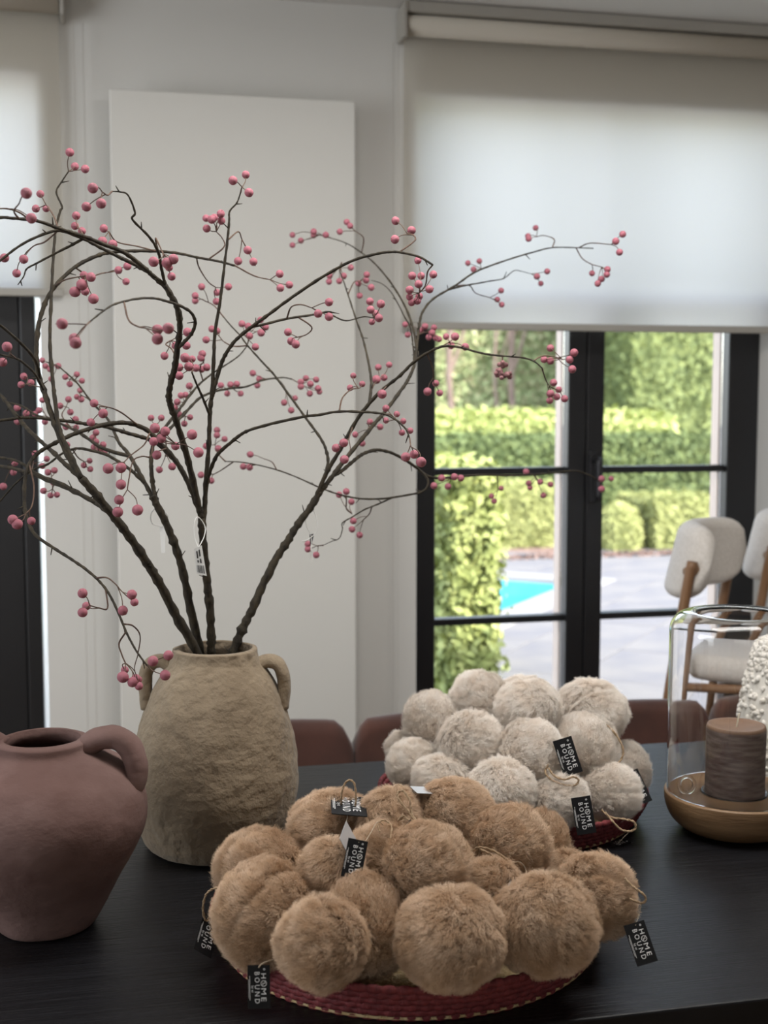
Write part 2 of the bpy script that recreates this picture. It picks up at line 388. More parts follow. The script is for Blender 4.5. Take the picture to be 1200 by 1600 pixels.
def dining_chair(x, label):
    t = empty('dining_chair', (x, 2.86, 0), label, 'chair', 'rust velvet chairs along the far side of the table')
    hw = pitch/2-.0025
    pth = []
    for k in range(25):
        a = -1+2*k/24; xx = hw*a
        e = 1-max(0, (abs(a)-.80)/.20)**2.2*.20
        pth.append((xx, .16-.05*a*a, 0, 1, .573-(1-e)*.12, max(.2, e)))
    v, f = cushion(rsec(.07, .30, .033), pth); ob('backrest', mesh_of('backrest', v, f), M['velvet'], t)
    box('seat', -.2, .2, -.27, .17, .40, .49, M['velvet'], t, bev=.03, seg=4, smooth=True)
    for sx in (-1, 1):
        for y0, y1 in ((-.22, -.25), (.13, .18)):
            v, f = tube_data([(sx*.165, y0, .42), (sx*.185, y1, 0)], [.014, .009], 10); ob('leg', mesh_of('leg', v, f), M['leg'], t)
    return t
ch_y = 2.99
def edge_x(px, y=1140): return ony(px, y, ch_y).x
xa = edge_x(548); pitch = (edge_x(1098)-xa)/2
for k, lb in ((-1, 'rust velvet chair behind the brown vase, leftmost of the row'), (0, 'rust velvet chair left of and behind the cream pompom pile'),
              (1, 'rust velvet chair right of and behind the cream pompom pile'), (2, 'rust velvet chair behind the glass lantern, rightmost of the row')):
    dining_chair(xa+pitch*(k+.5), lb)

# ------------------------------------------------------------------ vases
def rough_body(profile, seg, amp, freq, seed, loc, lean=0):
    v, f = lathe(profile, seg); out = []
    off = Vector((seed*7.1, seed*3.3, seed))
    for p in v:
        q = Vector(p); n = Vector((q.x, q.y, 0)); n = n.normalized() if n.length > 1e-5 else Vector((0, 0, 1))
        d = noise.fractal(q*freq+off, .9, 2.1, 4)*amp + noise.noise(q*freq*.25+off)*amp*2.5
        q += n*d; q.x += lean*q.z; out.append(q)
    return out, f
def smooth_profile(pts, per=8): return [tuple(q) for q in crom(pts, per)]
def ear(center, rad_w, h, tilt, thick, flat, side):
    pass
# tall brown vase
VB = Vector((.189, 2.103, .75))
prof_out = smooth_profile([(.098, 0), (.116, .010), (.130, .05), (.1385, .105), (.136, .160), (.125, .215), (.108, .262), (.088, .296), (.076, .312), (.0715, .323), (.070, .335)], 9)
prof_in = smooth_profile([(.062, .337), (.060, .320), (.068, .295), (.10, .24), (.12, .14), (.11, .03), (.04, .02)], 5)
vz = empty('tall_clay_vase', VB, 'tall rough beige brown clay vase with two small ears holding the branches', 'vase')
v, f = rough_body([(0, 0)]+prof_out+prof_in+[(0, .02)], 128, .0022, 26, 1, None)
ob('body', mesh_of('body', v, f), M['clay'], vz)
def handle_mesh(path, rx, ry, nside=12, seed=0):
    """flattened strap handle: path of local points, rx in the plane of the ear, ry across"""
    pts = [Vector(q) for q in crom(path, 6)]; vs, fs = [], []
    for i, p in enumerate(pts):
        t = (pts[min(i+1, len(pts)-1)]-pts[max(i-1, 0)]).normalized()
        across = HND; nrm = t.cross(across).normalized()
        for k in range(nside):
            a = 2*math.pi*k/nside; g = 1+.10*noise.noise(p*60+Vector((k*.7, seed, 0)))
            vs.append(p+nrm*(math.cos(a)*rx*g)+across*(math.sin(a)*ry*g))
    for i in range(len(pts)-1):
        for k in range(nside): k2 = (k+1) % nside; fs.append((i*nside+k, i*nside+k2, (i+1)*nside+k2, (i+1)*nside+k))
    fs.append(tuple(range(nside-1, -1, -1))); fs.append(tuple((len(pts)-1)*nside+k for k in range(nside)))
    return vs, fs
HND = Vector((-RT.y, RT.x, 0))        # ears lie in the plane across the view of the room's long side
def inplane(u, z, base_r=0): return Vector((RT.x*u, RT.y*u, z))
for s in (-1, 1):
    v, f = handle_mesh([inplane(s*.070, .305), inplane(s*.088, .314), inplane(s*.105, .309), inplane(s*.114, .291), inplane(s*.115, .268), inplane(s*.112, .235)], .0115, .020, seed=s)
    ob('ear_handle', mesh_of('ear_handle', v, f), M['clay'], vz)
# squat pink vase
VP = Vector((-.078, 1.835, .75))
pvz = empty('pink_terracotta_vase', VP, 'squat dusky pink terracotta jug with loop handle at the left edge', 'vase')
po = smooth_profile([(.058, 0), (.070, .006), (.098, .055), (.128, .106), (.145, .150), (.141, .190), (.120, .224), (.088, .244), (.067, .255), (.063, .267)], 9)
pi = smooth_profile([(.052, .271), (.049, .259), (.060, .246), (.11, .21), (.125, .15), (.09, .06), (.03, .02)], 5)
v, f = rough_body([(0, 0)]+po+pi+[(0, .02)], 128, .0016, 20, 3, None)
ob('body', mesh_of('body', v, f), M['pink'], pvz)
for s in (1, -1):
    v, f = handle_mesh([inplane(s*.058, .255), inplane(s*.078, .268), inplane(s*.104, .271), inplane(s*.124, .256), inplane(s*.132, .230), inplane(s*.127, .204), inplane(s*.115, .190)], .0165, .022, seed=5+s)
    ob('loop_handle', mesh_of('loop_handle', v, f), M['pink'], pvz)

# ------------------------------------------------------------------ berry branches
BR = {k: empty('berry_branch', P(338, 1020, 2.14), lab, 'branch') for k, lab in (
    ('A', 'artificial berry branch leaning furthest left out of the tall vase, with the high left arch'),
    ('B', 'artificial berry branch second from left in the vase mouth, pale tag on its stem'),
    ('C', 'artificial berry branch rising straight from the vase middle, barcode tag on its stem'),
    ('D', 'artificial berry branch leaning right out of the vase towards the garden door'))}
STEMS = {}
def resample(px, d0, d1):
    """pixel way-points with a depth that runs from d0 to d1, as points of the branch in the room"""
    q = np.array(crom(px, 7)); L = np.r_[0, np.cumsum(np.hypot(*np.diff(q, axis=0).T))]; t = L/L[-1]
    d = d0+(d1-d0)*(t*t*(3-2*t)*.5+t*.5)
    return q, d
def stem(key, br, px, d0, d1, r0, r1, parent=None, mt='bark'):
    if parent:
        q, d = STEMS[parent][:2]; k = int(np.argmin(np.hypot(q[:, 0]-px[0][0], q[:, 1]-px[0][1])))
        px = [tuple(q[k])]+list(px[1:]); d0 = d[k]
    q, d = resample(px, d0, d1); STEMS[key] = (q, d, br)
    n = len(q); pts = [P(a, b, c) for (a, b), c in zip(q, d)]; rr = []; kn = random.random()*9
    for i in range(n):
        t = i/(n-1); r = r0+(r1-r0)*t
        r *= 1+.10*math.sin(i*1.9+kn)+(.20 if i % 9 == 4 and r > .003 else 0)
        rr.append(r*(1 if parent is None else .84))
    root = BR[br]
    v, f = tube_data(local(root, pts), rr, 8, .12)
    mb = MB(); mb.add((v, f))
    for i in range(5, n-3, random.randint(16, 26)):            # short stubs
        if r0 < .0012: break
        p = pts[i]-root.location; t = (pts[i+1]-pts[i]).normalized(); a = t.orthogonal().normalized()
        a.rotate(Matrix.Rotation(random.random()*6.28, 3, t)); a = (a+t*.6).normalized()
        mb.add(tube_data([p, p+a*(rr[i]+.006+random.random()*.008)], [.0012, .0006], 5))
    nm = 'stem' if parent is None else 'side_branch'
    ob(nm, mb.mesh(nm), M[mt], root)
def berry_mesh(seed):
    bm = bmesh.new(); bmesh.ops.create_icosphere(bm, subdivisions=3, radius=1)
    for v in bm.verts: v.co *= 1+.035*noise.noise(v.co*2.2+Vector((seed*3, 0, 0)))
    return bm_mesh(bm, 'berry', True)
BERRY = [berry_mesh(i) for i in range(4)]
for m_ in BERRY: m_.materials.append(M['berry'])
RB = .0066
def cl(key, way, berries, br_r=.0011):
    """a twig growing from branch `key` along `way`, ending in berries on thin stalks (x, y, apparent radius)"""
    q, d, br = STEMS[key]; root = BR[br]
    k = int(np.argmin(np.hypot(q[:, 0]-way[0][0], q[:, 1]-way[0][1]))); da = float(d[k])
    rs = np.mean([b[2] for b in berries]); dt = min(max(FPX*RB/rs, da-.14), da+.14)
    w = [tuple(q[k])]+[p for p in way[1:]]
    mb = MB(); end = P(*w[-1], da)
    if len(w) > 1:
        pts = crom([(*p, da+(dt-da)*i/(len(w)-1)) for i, p in enumerate(w)], 5)
        pp = [P(a, b, c) for a, b, c in pts]; end = pp[-1]
        mb.add(tube_data(local(root, pp), np.linspace(br_r*1.25, br_r*.8, len(pp)), 6, .12))
    nodes = [end]+([P(a, b, c) for a, b, c in pts[-len(pts)//3:]] if len(w) > 1 else [])
    bs = []
    for x, y, r in berries:
        db = min(max(FPX*RB/r, dt-.035), dt+.035) if len(w) > 1 else min(max(FPX*RB/r, da-.03), da+.03)
        c = P(x, y, db); st = min(nodes, key=lambda n: (n-c).length)
        mid = (st+c)/2+Vector((random.uniform(-1, 1), random.uniform(-1, 1), random.uniform(-.6, 1)))*.10*(st-c).length
        pth = [Vector(a) for a in crom([tuple(st), tuple(mid), tuple(c)], 4)]
        mb.add(tube_data(local(root, pth), np.linspace(br_r*.75, br_r*.55, len(pth)), 5)); bs.append((c, r*db/FPX))
        tip = c+(c-mid).normalized()*r*db/FPX
        mb.add(tube_data(local(root, [c, tip+(tip-c)*.18]), [.0008, .0004], 5))
    tw = ob('twig', mb.mesh('twig'), M['twig'], root)
    for c, r in bs:
        o = ob('berry', random.choice(BERRY), None, tw, c-root.location)
        o.scale = (r, r, r*random.uniform(.97, 1.06)); o.rotation_euler = (random.random()*6, random.random()*6, random.random()*6)

stem('A', 'A', [(311, 1046), (307, 1018), (276, 963), (250, 913), (230, 880), (203, 840), (180, 810), (152, 775), (127, 747)], 2.13, 1.93, .0078, .0062)
stem('A1', 'A', [(127, 747), (103, 705), (83, 655), (70, 615), (60, 585), (57, 550), (60, 510), (70, 475), (84, 450), (110, 423), (133, 408), (160, 397), (187, 393), (220, 392), (253, 393), (285, 397), (307, 402), (340, 408), (367, 415)], 1.93, 2.12, .0055, .0022, 'A')
stem('A2', 'A', [(122, 738), (105, 700), (92, 668), (86, 625), (82, 590), (78, 533), (80, 467), (83, 407), (87, 360), (94, 330), (97, 323), (88, 300), (97, 283), (107, 268)], 1.93, 2.05, .0046, .0012, 'A')
stem('A3', 'A', [(177, 806), (150, 786), (112, 766), (80, 753), (43, 738), (0, 728), (-45, 722)], 2.0, 2.2, .0048, .003, 'A')
stem('A3b', 'A', [(150, 786), (100, 758), (60, 742), (30, 722), (0, 715), (-40, 712)], 2.0, 2.1, .004, .002, 'A3')
stem('A5', 'A', [(127, 747), (105, 728), (83, 707), (62, 688), (43, 670), (20, 642), (0, 617), (-40, 588)], 1.93, 2.2, .0046, .003, 'A')
stem('E1', 'A', [(62, 592), (55, 563), (33, 537), (0, 508), (-30, 490)], 1.9, 1.72, .0035, .002, 'A1')
stem('E2', 'A', [(68, 612), (55, 585), (40, 570), (25, 560), (5, 555), (-25, 548)], 1.9, 1.65, .0025, .0015, 'A1')
stem('B', 'B', [(316, 1046), (313, 1018), (300, 963), (288, 903), (277, 863), (263, 825), (247, 793), (238, 775)], 2.15, 2.05, .0074, .0055)
stem('B1', 'B', [(246, 790), (232, 765), (213, 730), (200, 708), (187, 693), (177, 672), (167, 653), (143, 628), (120, 598), (97, 577), (92, 573)], 2.05, 2.3, .0048, .0012, 'B')
stem('B3', 'B', [(224, 755), (205, 735), (183, 720), (165, 710), (147, 705), (128, 701), (113, 702), (95, 710), (75, 725), (50, 735), (25, 755), (0, 783), (-15, 800)], 2.05, 2.1, .0036, .0014, 'B1')
stem('B4', 'B', [(190, 722), (160, 700), (125, 677), (95, 662), (60, 650), (35, 635), (10, 628)], 2.05, 2.3, .0040, .0016, 'B1')
stem('B2', 'B', [(246, 792), (241, 770), (238, 750), (236, 725), (238, 700), (245, 683)], 2.05, 2.08, .0046, .0036, 'B')
stem('a', 'B', [(245, 683), (259, 666), (282, 637), (307, 605), (330, 585), (350, 572), (372, 557), (385, 542)], 2.08, 2.4, .0034, .0012, 'B2')
stem('b', 'B', [(245, 683), (266, 669), (292, 642), (312, 622), (335, 612), (360, 607), (385, 604), (412, 594), (440, 590), (455, 592)], 2.08, 2.6, .0034, .0016, 'B2')
stem('C', 'C', [(331, 1046), (330, 1020), (330, 990), (327, 940), (323, 903), (318, 850), (315, 810)], 2.14, 2.08, .0076, .0062)
stem('C1', 'C', [(315, 812), (310, 788), (300, 745), (290, 705), (275, 657), (266, 632), (264, 615), (268, 592), (273, 575), (277, 545), (281, 515), (279, 488), (272, 470), (257, 445)], 2.08, 1.85, .0062, .0050, 'C')
stem('C1L1', 'C', [(258, 447), (240, 432), (227, 420), (205, 402), (187, 391), (160, 381), (133, 370), (110, 363), (87, 355), (57, 345), (20, 341), (0, 340), (-40, 346)], 1.85, 1.62, .0042, .0022, 'C1')
stem('C1L2', 'C', [(232, 425), (210, 413), (187, 402), (157, 387), (130, 373), (97, 361), (77, 363), (43, 377), (13, 397), (-20, 425)], 1.8, 1.75, .0036, .0018, 'C1L1')
stem('C1L2b', 'C', [(130, 373), (110, 384), (90, 394), (60, 410), (42, 420), (37, 432), (28, 445)], 1.8, 1.78, .0026, .0008, 'C1L2')
stem('C1b', 'C', [(262, 452), (257, 440), (252, 418), (247, 393), (233, 370), (207, 343), (211, 332), (200, 305), (188, 300), (175, 299)], 1.85, 1.72, .0032, .0010, 'C1')
stem('C1c', 'C', [(277, 543), (290, 532), (300, 520), (305, 503), (297, 487), (277, 476), (258, 470), (240, 466), (213, 467), (180, 475), (160, 487), (140, 503)], 1.9, 1.52, .0035, .0012, 'C1')
stem('C2', 'C', [(315, 810), (300, 768), (284, 735), (267, 710), (248, 690), (228, 671), (200, 661), (167, 663), (127, 674), (100, 685), (77, 697), (58, 709), (46, 725), (39, 750), (38, 780), (40, 803), (48, 825), (60, 840), (85, 857), (110, 873), (132, 888), (150, 903), (165, 920), (177, 940), (188, 965), (197, 987), (205, 1003), (213, 1017), (222, 1030), (230, 1040)], 2.08, 1.78, .0050, .0015, 'C')
stem('C3', 'C', [(278, 722), (262, 708), (245, 692), (225, 684), (200, 677), (180, 671), (157, 665), (133, 662), (105, 658), (80, 655), (55, 653), (33, 653), (0, 657), (-40, 662)], 2.05, 1.98, .0042, .0025, 'C2')
stem('C4', 'C', [(317, 826), (320, 790), (322, 750), (326, 700), (328, 650), (331, 612), (334, 560), (336, 520), (344, 470), (350, 420), (356, 370), (358, 345), (359, 330), (370, 317), (376, 301)], 2.1, 2.0, .0052, .0012, 'C')
stem('C5', 'C', [(331, 625), (335, 605), (342, 580), (350, 558), (360, 542), (370, 530), (390, 513), (415, 495), (450, 469), (500, 435), (549, 408), (587, 397), (605, 394), (624, 394), (651, 400), (664, 406), (676, 414)], 2.05, 1.93, .0040, .0020, 'C4')
stem('C5b', 'C', [(393, 511), (412, 507), (448, 498), (488, 492), (515, 487), (520, 493), (541, 501), (568, 495), (584, 497)], 2.03, 2.1, .0028, .0010, 'C5')
stem('C6', 'C', [(327, 647), (317, 622), (307, 600), (300, 582)], 2.05, 1.95, .0028, .0016, 'C4')
stem('C8', 'C', [(321, 770), (327, 740), (337, 715), (348, 702), (360, 692), (375, 680), (390, 672), (425, 662), (475, 651), (500, 648), (530, 643), (575, 644), (600, 647), (612, 652), (625, 661), (635, 672), (640, 685)], 2.08, 1.9, .0040, .0014, 'C4')
stem('D', 'D', [(352, 1046), (365, 1015), (380, 980), (395, 950), (412, 912), (432, 872), (450, 845), (465, 820), (485, 793), (500, 768)], 2.16, 2.2, .0078, .0058)
stem('D1', 'D', [(492, 782), (503, 755), (515, 730), (535, 697), (557, 657), (580, 627), (600, 607), (625, 587), (645, 567), (667, 552), (693, 541), (720, 543), (745, 550), (773, 555), (817, 559), (835, 565), (847, 575)], 2.2, 2.12, .0048, .0014, 'D')
stem('D2', 'D', [(498, 772), (515, 750), (532, 727), (562, 690), (585, 662), (600, 645), (625, 612), (637, 594), (648, 568), (652, 533), (655, 510), (660, 488), (677, 467), (710, 447), (743, 425), (787, 408), (833, 394), (863, 387), (900, 387), (927, 388)], 2.2, 2.66, .0050, .0013, 'D')
stem('D2b', 'D', [(698, 454), (715, 449), (733, 445), (767, 439), (787, 435), (803, 423), (815, 424), (830, 428)], 2.4, 2.75, .0022, .0007, 'D2')
stem('D3', 'D', [(648, 560), (650, 540), (646, 515), (635, 483), (613, 445), (587, 413), (565, 395), (541, 380), (517, 372)], 2.3, 2.72, .0034, .0012, 'D2')
stem('D3b', 'D', [(651, 572), (646, 545), (641, 512), (632, 495), (622, 475), (610, 455), (596, 443), (580, 438)], 2.3, 2.6, .0022, .0008, 'D2')
stem('D4', 'D', [(576, 630), (580, 600), (577, 573), (568, 533), (557, 501), (545, 464), (538, 443), (531, 423)], 2.2, 2.5, .0032, .0012, 'D1')
stem('D5', 'D', [(503, 755), (512, 727), (510, 705), (501, 685), (480, 656), (453, 619), (427, 584), (412, 568), (387, 540), (375, 524), (360, 508), (350, 496)], 2.2, 2.32, .0036, .0013, 'D')
stem('D6', 'D', [(520, 745), (535, 735), (550, 722), (563, 712), (575, 706), (590, 703), (610, 707), (630, 717), (650, 730), (665, 742), (685, 747), (720, 744), (760, 742), (800, 743), (840, 741), (880, 737), (900, 736), (920, 742), (937, 752)], 2.2, 2.95, .0042, .0020, 'D2')
stem('D6h', 'D', [(654, 733), (664, 742), (669, 752), (667, 762), (658, 769), (645, 772), (600, 779), (562, 779), (532, 773), (505, 764), (495, 760), (462, 745), (432, 734), (400, 726), (375, 722), (352, 721)], 2.3, 2.4, .0030, .0012, 'D6')
stem('D6c', 'D', [(610, 778), (590, 788), (570, 796), (550, 808), (535, 817), (535, 827), (530, 841), (518, 846), (505, 852)], 2.35, 2.4, .0020, .0008, 'D6h')

cl('A1', [(367, 415), (397, 431), (422, 437)], [(437, 428, 6.2), (452, 445, 6), (438, 450, 6.2)])
cl('A1', [(307, 402), (311, 418), (325, 440), (337, 449)], [(357, 448, 5.7), (339, 457, 5.5), (338, 471, 5.7)])
cl('A1', [(328, 404), (350, 386), (347, 372), (338, 362)], [(323, 357, 6.3), (331, 343, 6.7), (345, 334, 6.4), (346, 345, 6.3), (322, 341, 5.7), (335, 340, 6)])
cl('A1', [(88, 447), (100, 438), (115, 434), (134, 431)], [(128, 445, 9), (117, 456, 8.4), (142, 433, 7.6), (131, 430, 6.5), (133, 455, 6.8), (146, 467, 8.2)])
cl('A1', [(118, 420), (140, 431), (160, 427), (180, 424)], [(185, 422, 6.2), (199, 416, 6.3), (197, 440, 5.6)])
cl('A1', [(245, 393), (215, 385), (183, 378), (170, 362)], [(162, 357, 6.4), (160, 377, 7.3), (176, 382, 7.3)])
cl('A2', [(107, 268)], [(109, 238, 6.8), (117, 260, 6.2), (133, 264, 6.6)])
cl('C1L1', [(30, 342), (22, 330), (30, 318)], [(41, 302, 8.8)])
cl('C1L1', [(48, 344), (30, 332), (10, 326), (-12, 327)], [(49, 341, 8.2), (-14, 335, 8)])
cl('C1L1', [(92, 356), (85, 340), (78, 328), (72, 320)], [(63, 303, 6), (56, 326, 6.2), (72, 326, 5.5)])
cl('C1L1', [(133, 371), (126, 362)], [(119, 337, 6.5), (117, 353, 6.2), (128, 361, 6.3)])
cl('C1L2', [(90, 362), (70, 378), (55, 383), (42, 393)], [(37, 405, 7.1), (26, 427, 6.7)])
cl('C1L2', [(13, 397)], [(7, 403, 7)])
cl('C1b', [(175, 299), (168, 305), (160, 300)], [(145, 294, 8.2), (135, 323, 7.6), (158, 318, 8)])
cl('C1b', [(247, 393), (243, 372), (251, 388), (256, 400)], [(240, 409, 8.1), (261, 411, 8.6), (271, 405, 8), (268, 432, 6.6), (264, 418, 6)])
cl('C1c', [(140, 503), (136, 507)], [(97, 506, 9), (118, 536, 9.2), (116, 529, 8.5)])
cl('C1c', [(196, 472), (201, 500), (215, 510), (228, 513)], [(246, 515, 8.2), (263, 513, 8.9), (246, 530, 8.9)])
cl('C1', [(275, 560), (268, 545), (259, 538), (266, 532)], [(293, 519, 7.1), (291, 540, 6.5), (257, 556, 6.4), (274, 540, 6)])
cl('C6', [(300, 582), (302, 570)], [(289, 559, 7.4), (295, 573, 7.3), (280, 574, 6.5), (280, 587, 6.7), (300, 561, 5.6)])
cl('a', [(318, 593), (312, 575), (318, 566)], [(314, 559, 6), (316, 553, 6), (306, 575, 6.2), (315, 577, 5.5), (323, 574, 6)])
cl('a', [(300, 612), (296, 612)], [(296, 603, 5.5)])
cl('a', [(272, 650), (288, 628)], [(283, 618, 5.2), (277, 628, 5.4), (290, 617, 5), (273, 637, 5.2), (280, 647, 4.8)])
cl('b', [(280, 655), (290, 650)], [(288, 662, 5), (297, 652, 4.8), (280, 650, 5.2)])
cl('b', [(340, 611), (355, 609)], [(345, 602, 5), (360, 601, 5.2), (370, 600, 5.2), (355, 615, 4.8)])
cl('b', [(362, 607), (370, 612)], [(376, 615, 4.8)])
cl('b', [(425, 591), (412, 592)], [(395, 583, 5.2), (405, 592, 5), (402, 602, 5)])
cl('b', [(455, 592), (470, 600)], [(470, 597, 5.3), (478, 591, 5), (494, 593, 5), (485, 600, 5.4), (497, 607, 5.3), (484, 615, 5), (470, 604, 5.2), (499, 612, 4.8)])
cl('b', [(427, 592), (440, 598), (450, 615)], [(444, 629, 5.2), (455, 641, 5.2), (461, 622, 4.6)])
cl('a', [(385, 542), (388, 530), (380, 522)], [(378, 506, 5.6), (388, 510, 5.6), (407, 500, 5.2), (415, 511, 5.5), (408, 520, 6.1), (390, 525, 5.6), (399, 542, 5.8)])
cl('D5', [(387, 540), (365, 541), (350, 534), (343, 526)], [(331, 514, 5.6), (339, 517, 5.6), (322, 531, 5.7)])
cl('D5', [(350, 496), (335, 478), (320, 470)], [(305, 462, 5.6), (305, 470, 5.3), (315, 448, 5.6)])
cl('C4', [(376, 301), (378, 292)], [(364, 282, 7.1), (384, 273, 6.2), (389, 301, 7.1)])
cl('C4', [(356, 378), (372, 362), (378, 374)], [(372, 408, 6.4), (387, 391, 6.4), (396, 409, 6.4)])
cl('C5b', [(448, 498), (455, 480), (470, 476), (487, 481)], [(514, 472, 6.6), (497, 490, 6.6), (514, 495, 6.6)])
cl('C5b', [(468, 496), (487, 511), (480, 522), (465, 527)], [(450, 519, 6.2), (455, 533, 6.3), (462, 538, 6.6)])
cl('C5b', [(584, 497)], [(579, 484, 6.3), (595, 475, 6.6), (578, 471, 6), (587, 490, 5.6), (592, 497, 6.6), (581, 503, 5)])
cl('C5', [(676, 413), (668, 425), (665, 445), (655, 458)], [(653, 407, 5.7), (644, 431, 6.4), (658, 431, 6), (677, 429, 6.2), (654, 444, 6.4), (671, 452, 6.4), (640, 453, 6.3), (640, 464, 5.6), (652, 470, 6.1), (643, 473, 5.6), (655, 463, 6)])
cl('C5', [(624, 394), (648, 376), (645, 367), (636, 365)], [(618, 345, 6.4), (643, 360, 6.6), (617, 374, 6.9)])
cl('C8', [(640, 685), (642, 698)], [(634, 714, 7.4), (647, 710, 7), (658, 722, 8)])
cl('C8', [(530, 643), (535, 622), (548, 609), (560, 607)], [(547, 606, 5.2), (552, 587, 4.8), (566, 600, 5)])
cl('D4', [(578, 612), (585, 600), (593, 592)], [(588, 593, 7), (600, 590, 5.4), (591, 574, 5.3), (608, 570, 5)])
cl('D1', [(603, 605), (598, 610)], [(597, 616, 7.3)])
cl('C8', [(596, 646), (610, 648), (618, 655)], [(603, 638, 5.6), (603, 657, 5), (620, 647, 5), (630, 658, 5), (628, 676, 5), (641, 673, 5)])
cl('D2', [(583, 664), (575, 672)], [(578, 659, 5), (594, 667, 5), (555, 679, 5), (566, 693, 5)])
cl('D1', [(550, 670), (545, 686)], [(525, 700, 6.6), (537, 692, 7), (538, 718, 6.9)])
cl('D3', [(517, 372), (500, 367)], [(509, 367, 5.2), (490, 362, 5.2), (490, 368, 4.6), (470, 376, 4.7), (457, 367, 4.7), (457, 383, 4.6)])
cl('D3', [(565, 393), (568, 372), (555, 361)], [(542, 347, 5), (547, 353, 5), (531, 362, 5)])
cl('D4', [(531, 423), (534, 410), (530, 418)], [(515, 431, 5), (514, 440, 5), (530, 439, 5), (537, 431, 5.2), (548, 418, 5)])
cl('D4', [(545, 460), (553, 441), (562, 440)], [(573, 429, 5.1), (572, 438, 5), (580, 449, 5.5), (560, 443, 5), (562, 462, 5)])
cl('D3', [(648, 525), (660, 520), (672, 519)], [(664, 510, 5.2), (675, 520, 5.2), (681, 528, 5), (678, 512, 5), (686, 530, 5), (670, 527, 5)])
cl('D3', [(643, 500), (640, 510)], [(633, 507, 4.8), (637, 523, 4.8), (657, 517, 5.2)])
cl('D1', [(690, 542), (703, 534)], [(697, 526, 5.2), (711, 526, 6.4), (705, 540, 5.6), (727, 542, 6.2)])
cl('D1', [(667, 553), (676, 575), (678, 600)], [(668, 612, 6.5), (681, 599, 5.3), (687, 614, 5.4)])
cl('D1', [(833, 562), (850, 556), (877, 560)], [(860, 544, 5.8), (850, 562, 5.4), (860, 564, 5.8), (890, 562, 6.2), (897, 551, 6.4), (894, 577, 6.4)])
cl('D1', [(847, 575), (852, 592), (858, 603)], [(865, 598, 5.8), (873, 609, 5.2), (860, 615, 6.2), (870, 620, 5.6), (882, 623, 5.8), (859, 626, 5.6)])
cl('D2', [(765, 416), (752, 420)], [(731, 411, 4.5), (740, 421, 4.8), (749, 408, 4.5)])
cl('D2', [(863, 387), (866, 374), (850, 368), (838, 370)], [(826, 373, 5), (837, 356, 4.5), (825, 369, 4.7)])
cl('D2', [(905, 388), (922, 380), (955, 382)], [(962, 377, 5.8), (973, 366, 5.4), (968, 394, 5.4)])
cl('D2', [(900, 388), (910, 404), (925, 413), (940, 417)], [(925, 427, 4.7), (949, 421, 5.2), (948, 429, 5.2), (940, 436, 5.1), (934, 443, 5.1)])
cl('D2b', [(830, 428)], [(839, 432, 4.9), (855, 424, 4.8), (845, 443, 4.3)])
cl('D2', [(708, 448), (733, 446), (743, 458), (765, 465)], [(783, 454, 4.7), (777, 468, 4.6), (784, 476, 4.6)])
cl('D6', [(715, 744), (705, 748)], [(690, 747, 5.6), (710, 745, 5.6), (720, 747, 5.4), (678, 759, 5.4), (700, 760, 5.4)])
cl('D6', [(775, 742), (778, 765)], [(783, 763, 4.2), (768, 775, 4.4), (772, 783, 4.6)])
cl('D6', [(835, 741), (838, 748)], [(822, 737, 5), (826, 755, 4.7), (844, 753, 4.7), (860, 757, 4.6), (849, 774, 4.6), (828, 762, 4.3)])
cl('D6', [(937, 752)], [(940, 748, 5.2), (940, 764, 5.2), (955, 748, 4.4)])
cl('D6h', [(535, 774), (541, 780), (541, 795), (550, 803)], [(541, 768, 5.5), (530, 773, 5.2), (549, 784, 5.2)])
cl('D6c', [(580, 792), (577, 803), (568, 812)], [(552, 814, 5.4), (550, 827, 5.2), (562, 836, 5.2)])
cl('D6c', [(505, 852), (495, 853)], [(481, 850, 5.2), (481, 858, 5.2), (494, 867, 5.3)])
cl('D6h', [(400, 726), (388, 728)], [(380, 729, 5.2), (390, 730, 5.4)])
cl('D6h', [(432, 734), (425, 722), (410, 716)], [(391, 710, 5.2)])
cl('D6h', [(352, 721), (340, 708), (336, 695)], [(322, 697, 5.2), (341, 701, 5.6), (351, 686, 4.9), (339, 672, 5), (339, 680, 5.2)])
cl('D6h', [(365, 722), (345, 735), (332, 742)], [(314, 742, 5.3), (330, 751, 5.2)])
cl('C2', [(242, 685), (248, 685), (258, 692), (275, 694)], [(242, 669, 8.1), (258, 674, 7.6), (252, 685, 7.2), (240, 690, 7), (300, 679, 8.2), (310, 707, 8.3), (274, 697, 6.7)])
cl('C2', [(260, 702), (250, 704)], [(245, 711, 7.2)])
cl('b', [(247, 682), (244, 665)], [(236, 653, 5.2), (252, 653, 5.2)])
cl('a', [(258, 668), (260, 700), (258, 714)], [(249, 734, 5.4), (269, 729, 6)])
cl('C2', [(234, 676), (225, 695), (205, 711), (194, 722)], [(169, 732, 8.4), (189, 731, 8.4), (189, 757, 8.1)])
cl('C2', [(240, 682), (236, 712), (222, 713), (208, 720), (202, 745), (199, 765)], [(186, 781, 7.8), (184, 800, 8.4), (215, 797, 8.7)])
cl('C2', [(152, 903), (168, 903), (183, 915)], [(206, 929, 7.9), (210, 941, 6.5), (192, 954, 7.9)])
cl('C2', [(163, 920), (168, 950), (155, 950), (140, 946)], [(129, 927, 7.8), (135, 947, 6.7), (129, 957, 7.8)])
cl('C2', [(197, 987), (186, 1005), (190, 1022), (196, 1036)], [(192, 1058, 9), (207, 1066, 8.1), (217, 1072, 6.6), (195, 1047, 6.2), (212, 1060, 7)])
cl('C2', [(193, 973), (208, 978), (219, 994), (215, 1025)], [(216, 1062, 6.2)])
cl('C2', [(230, 1040)], [(239, 1033, 8.4), (263, 1024, 7.8), (258, 1055, 8.4)])
